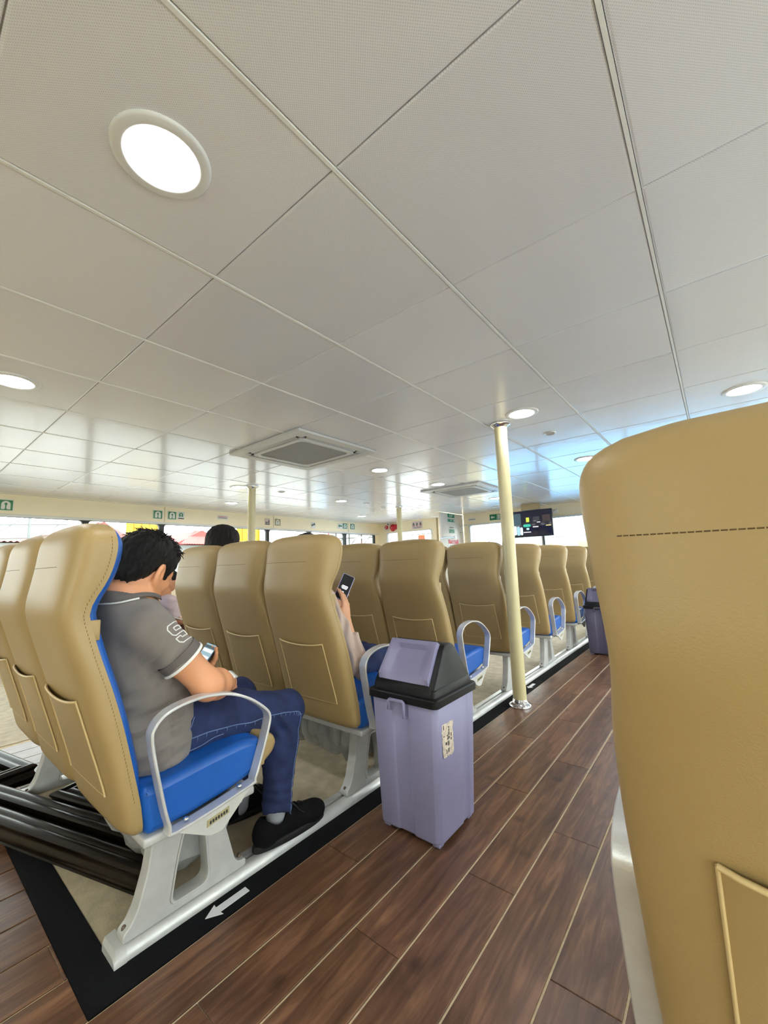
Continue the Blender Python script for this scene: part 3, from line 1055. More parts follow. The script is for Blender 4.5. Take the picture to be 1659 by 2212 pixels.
M_hull = out_mat('quay_concrete', (128, 128, 126), var=0.15, vscale=0.4)
q = obj('quay', G().box((-60, -30, -1.9), (-13.5, 60, -1.6)).mesh('quay'), M_hull)
tag(q, kind='structure')
q = obj('bounce_slab', G().box((-13.5, -30, -1.95), (-7.8, 60, -1.35)).mesh('bounce_slab'), out_mat('pale_bounce_slab', (170, 172, 176), var=0.06))  # pale slab added to bounce daylight up onto the ceiling
tag(q, kind='structure')
q = obj('bounce_slab', G().box((3.8, -30, -1.95), (12.0, 60, -1.35)).mesh('bounce_slab'), out_mat('pale_bounce_slab', (170, 172, 176), var=0.06))  # matching slab on the unseen right side, added as a light reflector
tag(q, kind='structure')
q = obj('quay', G().box((12.5, -30, -1.9), (60, 60, -1.6)).mesh('quay'), M_hull)  # unseen quay, added to reflect sky light up to the ceiling
tag(q, kind='structure')
wtr = obj('water', G().box((-9.5, -60, -2.2), (60, 60, -2.0)).mesh('water'), mat('harbour_water', (0.05, 0.16, 0.20), 0.12, bump=0.6, bscale=3, var=0.1))
tag(wtr, kind='structure')
# blue deck added outside the front windows to give the ceiling its blue reflection
bd = obj('added_blue_deck', bbox('added_blue_deck', (-6.5, YF + 1.1, 0.15), (3.5, YF + 8.0, 0.25), 0.02), mat('added_deck_blue', srgb(62, 140, 192), 0.45, var=0.12, vscale=2))
tag(bd, kind='structure')
M_roof = out_mat('red_corrugated_roof', (122, 56, 52), var=0.1)
M_bld = out_mat('pale_render', (150, 150, 146), var=0.05)
M_win = out_mat('far_window_grey', (84, 92, 96), var=0.1)
M_yel = out_mat('yellow_tarpaulin', (150, 118, 8), var=0.06)


def house(label, y0, y1, eave, ridge, depth=8, x=-22, gable=True):
    t = thing('house', label, 'house', (x, (y0 + y1) / 2, -1.6))
    h = (y1 - y0) / 2
    obj('wall', G().box((-depth, -h, 0), (0, h, eave + 1.6)).mesh('wall'), M_bld, t)
    # corrugated roof: pitched, ridge parallel to x, ribs as geometry
    n = 22
    if gable:
        ys = np.linspace(-h * 1.08, h * 1.08, 2 * n + 1)
        zz = ridge + 1.6 - (np.abs(ys) / (h * 1.08)) * (ridge - eave)
        P = []
        for xx, zo in ((-depth - 0.3, 0), (0.35, 0)):
            P.append([(xx, a, b + 0.02 * (i % 2)) for i, (a, b) in enumerate(zip(ys, zz))])
        P = np.array(P)
        g = G().grid(P)
        g.fan([tuple(p) for p in [P[1][0], P[1][-1], P[1][n]]])
    else:
        ys = np.linspace(-h * 1.03, h * 1.03, 4 * n + 1)
        P = []
        for xx, zz in ((0.5, eave + 1.6), (-depth / 2, ridge + 1.6), (-depth, eave + 1.6)):
            P.append([(xx, a, zz + 0.05 * (i % 2)) for i, a in enumerate(ys)])
        g = G().grid(np.array(P))
    obj('roof', g.mesh('roof'), M_roof, t)
    # hipped front so that the tiles face the cabin
    if gable:
        P = []
        for k in range(2 * n + 1):
            u = -1 + k / n
            P.append([(1.0, u * h * 1.08, eave + 1.6 + 0.03 * (k % 2)), (-0.2, u * h * 0.15, ridge + 1.62 + 0.01 * (k % 2))])
        obj('roof_front', G().grid(np.array(P).transpose(1, 0, 2)).mesh('roof_front'), M_roof, t)
    for k in range(3):
        yy = -h * 0.6 + k * h * 0.6
        w_ = obj('window', G().box((0.0, yy - h * 0.15, (eave + 1.6) * 0.45), (0.06, yy + h * 0.15, (eave + 1.6) * 0.8)).mesh('window'), M_win, t)
    return t


house('long red-roofed house beyond the left-edge window', -3.0, 5.0, 2.35, 2.92, 6, -22, False)
house('red-roofed house behind the first seat row, beyond the window', 5.5, 7.15, 2.62, 3.36, 8)
house('red-roofed house beside the black-haired head, beyond the window', 9.6, 12.3, 2.35, 3.15, 8)
t = thing('apartment_building', 'pale flat-roofed building behind the red roofs', 'building', (-34, 14, -1.6))
obj('wall', G().box((-4, -9, 0), (0, 9, 5.4)).mesh('wall'), M_bld, t)
for k in range(8):
    obj('window', G().box((0, -8 + 2.1 * k, 3.9), (0.1, -6.9 + 2.1 * k, 4.7)).mesh('window'), M_win, t)
t = thing('apartment_building', 'pale building with a grey window at the left picture edge', 'building', (-34, -3.5, -1.6))
obj('wall', G().box((-4, -6, 0), (0, 7, 5.1)).mesh('wall'), M_bld, t)
for k in range(6):
    obj('window', G().box((0, -5 + 2.1 * k, 4.0), (0.1, -3.7 + 2.1 * k, 4.7)).mesh('window'), M_win, t)
for y0, y1, z1, lb in ((7.35, 8.75, 3.62, 'yellow tarpaulin panel beyond the window above the man'),
                       (13.2, 14.7, 3.62, 'yellow tarpaulin panel beyond the window behind the left pillar')):
    g = G().box((-22.0, y0, -1.6), (-21.95, y1, z1))
    for k in range(5):
        yy = y0 + (y1 - y0) * k / 4
        g.box((-21.95, yy - 0.03, -1.6), (-21.9, yy + 0.03, z1))
    o = obj('yellow_tarpaulin', g.mesh('tarpaulin'), M_yel)
    tag(o, lb, 'tarpaulin')
M_rail = out_mat('grey_gangway_steel', (96, 98, 96), var=0.1)


def gangway(label, y0, y1, x, z0, z1, name='gangway'):
    g = G()
    for yy in np.arange(y0, y1 + 0.01, 0.9):
        g.tube([(x, yy, -1.6), (x, yy, z1)], 0.035, 6)
    for zz in (z0, (z0 + z1) / 2, z1):
        g.tube([(x, y0, zz), (x, y1, zz + 0.15)], 0.025, 6)
    for yy in np.arange(y0, y1 - 0.5, 0.9):
        g.tube([(x, yy, z0), (x, yy + 0.9, z1)], 0.018, 6)
    o = obj(name, g.mesh(name), M_rail)
    return tag(o, label, 'railing')


gangway('grey steel gangway railing beyond the windows at far left', 0.6, 3.2, -14, 1.9, 2.6)
gangway('grey lattice railing beyond the last left window', 13.6, 16.6, -14, 1.9, 2.65)
o = obj('flag', G().tube([(-14.0, 12.55, -1.6), (-14.0, 12.55, 2.85)], 0.03, 8).mesh('flagpole'), M_rail)
tag(o, 'red flag on a pole outside the far left windows', 'flag')
fc = obj('flag_cloth', G().grid(np.array([[(-14 + 0.05 * math.sin(i), 12.58 + 0.16 * i, 2.05 + 0.2 * j - 0.03 * i) for i in range(5)] for j in range(4)])).mesh('flag', True), out_mat('red_flag', (150, 40, 60), var=0.05), o)
so = fc.modifiers.new('s', 'SOLIDIFY'); so.thickness = 0.02
# lifebuoys / orange markers outside the corner window
for x, lb in ((-6.05, 'orange life vest hanging outside the corner window, left one'), (-5.42, 'orange life vest hanging outside the corner window, right one')):
    g = bbox('vest', (x - 0.1, YF + 0.9, 1.45), (x + 0.1, YF + 0.98, 1.74), 0.03)
    o = obj('life_vest', g, out_mat('orange_vest', (170, 66, 26), var=0.06))
    tag(o, lb, 'vest')
    obj('strap', bbox('strap', (x - 0.105, YF + 0.895, 1.58), (x + 0.105, YF + 0.985, 1.61), 0.004), M_paper, o)
o = obj('hanging_rail', G().tube([(-6.6, YF + 0.94, 1.757), (-5.0, YF + 0.94, 1.757)], 0.012, 8).mesh('rail'), M_rail)
tag(o, 'thin rail carrying the orange life vests outside the corner window', 'railing')
# building seen through the front windows
t = thing('terminal_building', 'white terminal with orange shutters beyond the front windows', 'building', (-6.5, 26, -1.9))
obj('wall', G().box((-7, 0, 0), (9, 6, 5.3)).mesh('wall'), M_bld, t)
M_or = out_mat('orange_shutter', (186, 146, 104), var=0.1)
for k in range(9):
    for r in range(2):
        s_ = obj('shutter', bbox('shutter', (-6.4 + 1.65 * k, -0.08, 3.35 + 0.85 * r), (-5.4 + 1.65 * k, 0.0, 3.85 + 0.85 * r), 0.01, 1), M_or if r == 0 else out_mat('pale_shutter', (196, 200, 200), var=0.05), t)
obj('awning', bbox('awning', (-7, -0.9, 3.0), (9, 0.0, 3.08), 0.02), M_or, t)
# ------------------------------------------------------------------ ferry seats
M_seat = mat('beige_leatherette', srgb(170, 145, 98), 0.42, var=0.04, vscale=5, bump=0.10, bscale=420, spec=0.45)
M_blue = mat('blue_leatherette', srgb(24, 94, 186), 0.36, var=0.08, vscale=7, bump=0.10, bscale=420)
M_pipe = mat('pale_beige_piping', srgb(214, 190, 140), 0.45, var=0.04, vscale=30)
M_thread = mat('brown_stitch_thread', srgb(92, 70, 38), 0.7, var=0.1, vscale=200)
M_plate = mat('pale_grey_plate_paint', (0.62, 0.62, 0.59), 0.45, var=0.08, vscale=20)
M_label = mat('worn_gold_label', srgb(176, 168, 128), 0.5, var=0.2, vscale=120)
M_pouch = mat('grey_pouch_film', (0.38, 0.385, 0.38), 0.35, var=0.25, vscale=9, bump=0.5, bscale=30)

ZK = [.325, .345, .40, .46, .60, .70, .80, .867, .905, .94, .99, 1.035, 1.076, 1.107, 1.130, 1.146, 1.154]
YR = [-.030, -.050, -.066, -.080, -.122, -.152, -.184, -.205, -.213, -.212, -.204, -.197, -.192, -.186, -.174, -.155, -.122]
YFR = [-.002, -.004, -.012, -.025, -.058, -.086, -.118, -.136, -.144, -.136, -.112, -.099, -.094, -.096, -.101, -.108, -.118]
WK = [.202, .222, .2268, .2275, .227, .225, .219, .2105, .208, .2115, .2195, .2245, .2275, .223, .203, .150, .02]
NEXP = 4.3
_zl = np.concatenate([np.linspace(.325, .36, 4), np.linspace(.40, 1.066, 30), np.linspace(1.08, 1.154, 12)])


def _smooth(xs, ys, x):
    p = catmull(list(zip(xs, ys)), 10)
    p = np.array(p)
    return np.interp(x, p[:, 0], p[:, 1])


_w, _yr, _yf = _smooth(ZK, WK, _zl), _smooth(ZK, YR, _zl), _smooth(ZK, YFR, _zl)


def rear_y(x, z):
    w_ = np.interp(z, _zl, _w); a = np.interp(z, _zl, _yr); b = np.interp(z, _zl, _yf)
    u = min(abs(x) / max(w_, 1e-4), 1)
    return b - (b - a) * (1 - u ** NEXP) ** (1 / NEXP)


def back_cover_mesh():
    n = 40
    t = np.linspace(0, PI, n)
    P = np.zeros((len(_zl), n, 3))
    for i, z in enumerate(_zl):
        c, s = np.cos(t), np.sin(t)
        P[i, :, 0] = _w[i] * np.sign(c) * np.abs(c) ** (2 / NEXP)
        P[i, :, 1] = _yf[i] - (_yf[i] - _yr[i]) * np.abs(s) ** (2 / NEXP)
        P[i, :, 2] = z
    g = G().grid(P)
    g.fan(list(P[0])); g.fan(list(P[-1]), flip=True)
    # return lip on the front so the cover has thickness against the cushion
    L = P[:, [0, -1], :]
    for k, sg in ((0, 1), (1, -1)):
        Q = np.stack([L[:, k], L[:, k] + np.array([-sg * 0.014, 0.002, 0])], 1)
        Q[-1, 1] = Q[-1, 0]
        g.grid(Q, flip=(k == 0))
    me = g.mesh('back_cover', True)
    bm = bmesh.new(); bm.from_mesh(me)
    bmesh.ops.remove_doubles(bm, verts=bm.verts, dist=1e-5)
    bmesh.ops.recalc_face_normals(bm, faces=bm.faces)
    bm.to_mesh(me); bm.free(); me.shade_smooth(); me.set_sharp_from_angle(angle=math.radians(60))
    return me


def back_cushion_mesh():
    n = 28
    t = np.linspace(0, PI, n)
    P = np.zeros((len(_zl), n, 3))
    for i, z in enumerate(_zl):
        c, s = np.cos(t), np.sin(t)
        w_ = max(_w[i] - 0.010, 0.004)
        k = np.clip((1.154 - z) / 0.06, 0, 1) ** 0.5 * np.clip((z - .36) / 0.12, 0.05, 1)
        P[i, :, 0] = w_ * np.sign(c) * np.abs(c) ** (2 / 3.6)
        P[i, :, 1] = _yf[i] - 0.004 + (0.040 * k) * np.abs(s) ** (2 / 2.4)
        P[i, :, 2] = z
    g = G().grid(P, flip=True)
    me = g.mesh('back_cushion', True)
    return me


def pocket_mesh():
    nx, nz = 17, 12
    P = np.zeros((nz, nx, 3))
    for i in range(nz):
        for j in range(nx):
            u = -1 + 2 * j / (nx - 1)
            zt = 0.694 - 0.022 * (1 - (u + 0.35) ** 2 / 1.9) - 0.008 * u
            z = 0.43 + (zt - 0.43) * i / (nz - 1)
            x = 0.008 + u * (0.147 - 0.005 * i / (nz - 1))
            lift = 0.003 + 0.010 * (i / (nz - 1)) ** 2 * (1 - u * u) ** 0.5
            P[i, j] = (x, rear_y(x, z) - lift, z)
    inner = P.copy()
    inner[:, :, 1] += 0.0028
    g = G().grid(P, flip=True).grid(inner)
    for a, b in ((P[-1], inner[-1]),):
        g.grid(np.stack([a, b]), flip=True)
    for col in (0, -1):
        g.grid(np.stack([P[:, col], inner[:, col]]))
    g.grid(np.stack([P[0], inner[0]]))
    me = g.mesh('seat_pocket', True, 60)
    return me, P


_pk, _PP = pocket_mesh()


def pocket_piping_mesh():
    g = G()
    g.tube(_PP[-1] + np.array([0, -0.001, 0]), 0.0035, 6)
    for c in (0, -1):
        g.tube(_PP[:, c] + np.array([0, -0.0005, 0]), 0.0026, 6)
    g.tube(_PP[0] + np.array([0, 0.001, 0]), 0.0015, 6)
    # hem line
    return g.mesh('pocket_piping', True)


def stitch_mesh():
    g = G()
    xs = np.arange(-0.182, 0.105, 0.0062)
    for x in xs:
        pts = [(a, rear_y(a, 1.03) + 0.0004, 1.03) for a in (x, x + 0.0050)]
        g.tube(pts, 0.0009, 5)
    return g.mesh('head_seam', True)


M_thread2 = mat('tan_stitch_thread', srgb(136, 108, 66), 0.7, var=0.1, vscale=200)


def edge_stitch_mesh(side):
    g = G()
    pts = []
    for z in np.arange(0.42, 1.11, 0.0095):
        w_ = np.interp(z, _zl, _w); f_ = np.interp(z, _zl, _yf); r_ = np.interp(z, _zl, _yr)
        pts.append((w_ * 0.999 + 0.0006, f_ - 0.013, z))
    for p in pts:
        for sg in (side,):
            g.tube([(sg * p[0], p[1], p[2] - 0.003), (sg * p[0], p[1] - 0.0004, p[2] + 0.003)], 0.0007, 4)
    return g.mesh('edge_stitching', True)


def seat_cushion_mesh():
    prof = [(0.004, .314), (.12, .318), (.26, .335), (.345, .355), (.352, .40), (.358, .452), (.30, .462), (.18, .455), (.05, .442), (-.012, .438), (-0.012, .40)]
    me = plate_yz('cushion', [round_poly(prof, 0.02, 3)], 0.448, 0.0, 0.022)
    return me


def cushion_front_mesh():
    prof = [(.343, .355), (.375, .37), (.405, .39), (.418, .418), (.405, .446), (.358, .4635), (.351, .40)]
    return plate_yz('cushion_front', [round_poly(prof, 0.012, 4)], 0.449, 0.0, 0.018)


ME = dict(cover=back_cover_mesh(), bcush=back_cushion_mesh(), pocket=_pk, pipe=pocket_piping_mesh(), seam=stitch_mesh(),
          edge=edge_stitch_mesh(1), edge2=edge_stitch_mesh(-1), cush=seat_cushion_mesh(), front=cushion_front_mesh())
ME['tab'] = bbox('side_tab', (-0.006, -0.022, -0.026), (0.004, 0.006, 0.026), 0.003)

LOOP = [(0.068, 0.309), (0.045, 0.335), (0.02, 0.43), (-0.006, 0.56), (0.0, 0.60), (0.03, 0.628), (0.085, 0.643), (0.15, 0.6455), (0.222, 0.632),
        (0.29, 0.600), (0.347, 0.555), (0.366, 0.525), (0.360, 0.485), (0.335, 0.41), (0.312, 0.352), (0.292, 0.335)]


def loop_mesh(x0, x1):
    c = catmull([np.array(p) for p in LOOP], 4, closed=True)
    c = np.array(c)
    nrm = np.roll(c, -1, 0) - np.roll(c, 1, 0)
    nrm = np.stack([nrm[:, 1], -nrm[:, 0]], 1)
    nrm /= np.linalg.norm(nrm, axis=1)[:, None]
    ctr = c.mean(0)
    if ((c - ctr) * nrm).sum() < 0:
        nrm = -nrm
    th = 0.008
    inn = c - nrm * th
    e = 0.0022
    prof = [(x0 + e, c), (x1 - e, c), (x1, c - nrm * e), (x1, inn + nrm * e), (x1 - e, inn), (x0 + e, inn), (x0, inn + nrm * e), (x0, c - nrm * e)]
    P = np.array([np.column_stack([np.full(len(q), x), q[:, 0], q[:, 1]]) for x, q in prof] + [np.column_stack([np.full(len(c), prof[0][0]), c[:, 0], c[:, 1]])])
    g = G().grid(P, closed_u=True)
    me = g.mesh('armrest_loop', True, 40)
    bm = bmesh.new(); bm.from_mesh(me); bmesh.ops.remove_doubles(bm, verts=bm.verts, dist=1e-6); bmesh.ops.recalc_face_normals(bm, faces=bm.faces); bm.to_mesh(me); bm.free()
    me.shade_smooth(); me.set_sharp_from_angle(angle=math.radians(40))
    return me


FRAME_O = [(0.055, 0.295), (0.052, 0.235), (0.043, 0.175), (0.022, 0.10), (0.004, 0.068), (-0.012, 0.058), (-0.014, 0.035), (0.352, 0.035), (0.352, 0.058), (0.325, 0.06),
           (0.312, 0.075), (0.300, 0.115), (0.278, 0.19), (0.272, 0.23), (0.29, 0.295)]
FRAME_H = [(0.150, 0.245), (0.140, 0.235), (0.126, 0.18), (0.112, 0.10), (0.108, 0.068), (0.118, 0.056), (0.205, 0.056), (0.222, 0.064), (0.226, 0.085), (0.215, 0.18), (0.205, 0.245)]


def frame_mesh(x):
    return plate_yz('leg_frame', [round_poly(FRAME_O, 0.012, 3), round_poly(FRAME_H, 0.014, 3)], 0.044, x, 0.004)


def frame_inset_mesh(x, s):
    """raised web edge: a thin rib round the opening, gives the casting its flange"""
    return plate_yz('leg_flange', [round_poly([(a * 1.0, b) for a, b in FRAME_H], 0.014, 3), round_poly([(0.1665 + (a - 0.1665) * 0.9, 0.15 + (b - 0.15) * 0.93) for a, b in FRAME_H], 0.012, 3)], 0.05, x, 0.002)


LBL = [(0.15, 0.285), (0.218, 0.2955), (0.218, 0.3135), (0.15, 0.303)]
PLT = [(0.072, 0.309), (0.162, 0.258), (0.198, 0.255), (0.292, 0.335), (0.285, 0.34), (0.08, 0.312)]
cache = {}


def cached(key, fn):
    if key not in cache:
        cache[key] = fn()
    return cache[key]


def ferry_seat(xc, y0, label, arm=0, leg=0, group=None, detail=True):
    """arm / leg: +1 on the +x side, -1 on the -x side, 0 none"""
    t = thing('ferry_seat', label, 'seat', (xc, y0, 0), 0, group)
    bc = obj('back_cover', ME['cover'], M_seat, t)
    obj('head_seam', ME['seam'], M_thread, bc)
    if detail:
        obj('edge_stitching', ME['edge'], M_thread2, bc)
        obj('edge_stitching', ME['edge2'], M_thread2, bc)
    obj('back_cushion', ME['bcush'], M_blue, t)
    pk = obj('seat_pocket', ME['pocket'], M_seat, t)
    obj('pocket_piping', ME['pipe'], M_pipe, pk)
    obj('cushion', ME['cush'], M_blue, t)
    obj('cushion_front', ME['front'], M_seat, t)
    if arm:
        obj('side_tab', ME['tab'], M_seat, bc, (arm * 0.202, -0.124, 0.865))
        xa, xb = (0.2235, 0.2625) if arm > 0 else (-0.2625, -0.2235)
        lp = obj('armrest', cached(('loop', arm), lambda: loop_mesh(xa, xb)), M_alu, t)
        xo = 0.2605 * arm
        pl = obj('side_plate', cached(('plate', arm), lambda: plate_yz('side_plate', [round_poly(PLT, 0.006, 3)], 0.006, xo - arm * 0.003, 0.001)), M_plate, t)
        obj('maker_label', cached(('lbl', arm), lambda: plate_yz('maker_label', [LBL], 0.0016, xo + arm * 0.0008)), M_label, pl)
        if detail:
            def lettering():
                me = text_mesh('lettering', 'S.....', 0.016, 0.0008)
                cu = math.atan2(0.0105, 0.068)
                return remap(me, lambda c: Vector((xo + arm * 0.002 + c.z, 0.187 + (c.x * math.cos(cu) - c.y * math.sin(cu)) * arm, 0.298 + arm * c.x * math.sin(cu) + c.y * math.cos(cu))))
            g = G()
            for k in range(7):
                a = 0.158 + 0.0082 * k
                b = 0.2895 + (a - 0.15) * 0.154
                g.box((min(xo, xo + arm * 0.0022), a, b), (max(xo, xo + arm * 0.0022), a + 0.0052, b + 0.0085))
            obj('lettering', cached(('ltr', arm), lambda: g.mesh('lettering')), M_ink, pl)
        bolts = G()
        for (by, bz) in ((0.098, 0.327), (0.262, 0.345)):
            b_ = G().lathe([(0.0005, 0.006), (0.006, 0.005), (0.0085, 0.002), (0.0085, 0.0)], 12)
            v = np.array(b_.v)
            bolts.add(np.stack([arm * 0.243 + v[:, 0], by + v[:, 1], bz + v[:, 2]], 1), b_.f)
        obj('bolt', cached(('bolts', arm), lambda: bolts.mesh('bolt', True)), M_chrome, lp)
        obj('mount_arm', cached(('mount', arm), lambda: bbox('mount_arm', (min(arm * 0.06, arm * 0.25), 0.10, 0.296), (max(arm * 0.06, arm * 0.25), 0.27, 0.312), 0.004)), M_cast, t)
    if leg:
        lf = obj('leg_frame', cached(('frame', leg), lambda: frame_mesh(leg * 0.120)), M_cast, t)
        obj('leg_flange', cached(('flange', leg), lambda: frame_inset_mesh(leg * 0.120, leg)), M_cast, lf)
        fb = G()
        for yy in (-0.002, 0.338):
            b_ = G().lathe([(0.0005, 0.012), (0.006, 0.011), (0.0075, 0.006), (0.0075, 0.0)], 8)
            v = np.array(b_.v)
            fb.add(np.stack([leg * 0.12 + v[:, 0], yy + v[:, 1], 0.056 + v[:, 2]], 1), b_.f)
        obj('foot_bolt', cached(('fb', leg), lambda: fb.mesh('foot_bolt', True)), mat('rusty_bolt', srgb(112, 98, 84), 0.6, 0.4, var=0.3, vscale=80), lf)
    obj('seat_pan', cached('pan', lambda: bbox('seat_pan', (-0.222, 0.0, 0.288), (0.222, 0.33, 0.312), 0.006)), M_cast, t)
    return t


ROW, Y0, XA, PITCH = 0.842, 0.49, -1.4635, 0.456
names = ['back row with the man in the grey polo', 'second row from the camera', 'third row, behind the near bin', 'fourth row, beside the near pillar foot',
         'fifth row, just right of the near pillar', 'sixth row from the camera', 'seventh row from the camera', 'front row by the far bin']
aisle = ['beige aisle seat where the man in the grey polo sits',
         'beige aisle seat where the woman with the lilac phone sits, back toward us',
         'beige aisle seat behind the near bin, its back left of the bin lid',
         'beige aisle seat immediately left of the near pillar',
         'beige aisle seat immediately right of the near pillar',
         'second beige aisle seat beyond the near pillar',
         'third beige aisle seat beyond the near pillar, beside the far bin',
         'farthest beige aisle seat, a sliver beside the big near seat']
mid = ['beige middle seat of the back row, left of the man\'s seat',
       'beige middle seat of the second row, left of the phone user\'s seat',
       'beige seat seen between the phone hand and the seat behind the near bin',
       'sliver of a beige seat just left of the seat beside the near pillar']
win_ = ['beige seat of the back row cut by the left picture edge',
        'beige seat of the second row just right of the man\'s bowed head']
seats = {}
for k in range(8):
    seats[k, 0] = ferry_seat(XA, Y0 + ROW * k, aisle[k], 1, 1, 'beige ferry seats with blue cushions', k < 4)
    if k < 4:
        seats[k, 1] = ferry_seat(XA - PITCH, Y0 + ROW * k, mid[k], 0, 0, 'beige ferry seats with blue cushions', k < 2)
    if k < 2:
        seats[k, 2] = ferry_seat(XA - 2 * PITCH, Y0 + ROW * k, win_[k], -1, -1, 'beige ferry seats with blue cushions', False)
XB = -3.71
seats['side'] = ferry_seat(XB, Y0 + ROW, 'beige seat across the far side aisle where the small child sits', 1, 1, 'beige ferry seats with blue cushions', False)
for k, wd in ((2, 'third'), (3, 'fourth'), (4, 'fifth'), (5, 'sixth')):
    ferry_seat(XB, Y0 + ROW * k, 'beige seat across the far side aisle, %s row from the camera, hidden by nearer seats' % wd, 1, 1, 'beige ferry seats with blue cushions', False)
    ferry_seat(XB - PITCH, Y0 + ROW * k, 'second beige seat from the far side aisle, %s row, hidden by nearer seats' % wd, 0, 0, 'beige ferry seats with blue cushions', False)
ferry_seat(-0.128 + 0.2275, 0.69 + ROW, 'beige seat hidden straight ahead of the big near seat', -1, -1, 'beige ferry seats with blue cushions', False)
ferry_seat(-0.128 + 0.2275 + PITCH, 0.69, 'beige seat right of the big near seat, outside the picture', 0, 0, 'beige ferry seats with blue cushions', False)
ns = seats['near'] = ferry_seat(-0.128 + 0.2275, 0.69, 'big near beige seat filling the right edge of the picture', -1, -1, 'beige ferry seats with blue cushions', True)

ns.scale = (1, 1, 1.0)
# this one is reclined a little further
_pv = Matrix.Translation((0, -0.2, 1.0))
for _c in ns.children:
    if _c.name.split('.')[0] in ('cushion', 'cushion_front'):
        _c.location.y = 0.06
    if _c.name.split('.')[0] in ('back_cover', 'back_cushion', 'seat_pocket'):
        _c.matrix_local = _pv @ Matrix.Rotation(0.085, 4, 'X') @ _pv.inverted()

# grey life jacket pouches slung under the seats
def pouch(xc, y0, label, seed):
    r = random.Random(seed)
    nx, nu = 15, 12
    P = np.zeros((nu, nx, 3))
    for i in range(nu):
        a = PI * i / (nu - 1)
        for j in range(nx):
            x = -0.165 + 0.33 * j / (nx - 1)
            sag = 0.185 + 0.02 * math.sin(j * 1.1 + seed) + 0.012 * math.sin(j * 2.7 + i)
            ky = 0.14 + 0.014 * math.sin(j * 1.9 + i * 0.8 + seed)
            P[i, j] = (x, 0.20 - ky * math.cos(a), 0.287 - sag * math.sin(a) ** 0.6)
    g = G().grid(P)
    g.fan(list(P[:, 0])); g.fan(list(P[:, -1]), flip=True)
    me = g.mesh('life_jacket_pouch', True, 60)
    o = obj('life_jacket_pouch', me, M_pouch, None, (xc, y0, 0))
    tag(o, label, 'pouch', 'grey pouches slung under the seats')
    obj('hem_band', bbox('hem_band', (-0.168, 0.055, 0.268), (0.168, 0.325, 0.286), 0.004), mat('grey_webbing', (0.2, 0.2, 0.2), 0.7, var=0.1, vscale=60), o)


pouch(XA - 0.072, Y0, 'grey crinkled pouch under the man\'s seat, behind the leg frame', 1)
pouch(XA - 0.075, Y0 + ROW, 'grey crinkled pouch under the phone user\'s seat, left of the near bin', 2)
pouch(XA - PITCH, Y0 + ROW, 'grey crinkled pouch under the middle seat of the second row', 3)
# ------------------------------------------------------------------ litter bins
M_lav = mat('lavender_plastic', srgb(148, 145, 180), 0.42, var=0.06, vscale=6, bump=0.04, bscale=250)
M_lid = mat('black_lid_plastic', (0.008, 0.008, 0.009), 0.42, spec=0.3, var=0.25, vscale=12, bump=0.04, bscale=120)


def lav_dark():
    return mat('darker_lavender_plastic', srgb(96, 92, 116), 0.45, var=0.06, vscale=6)


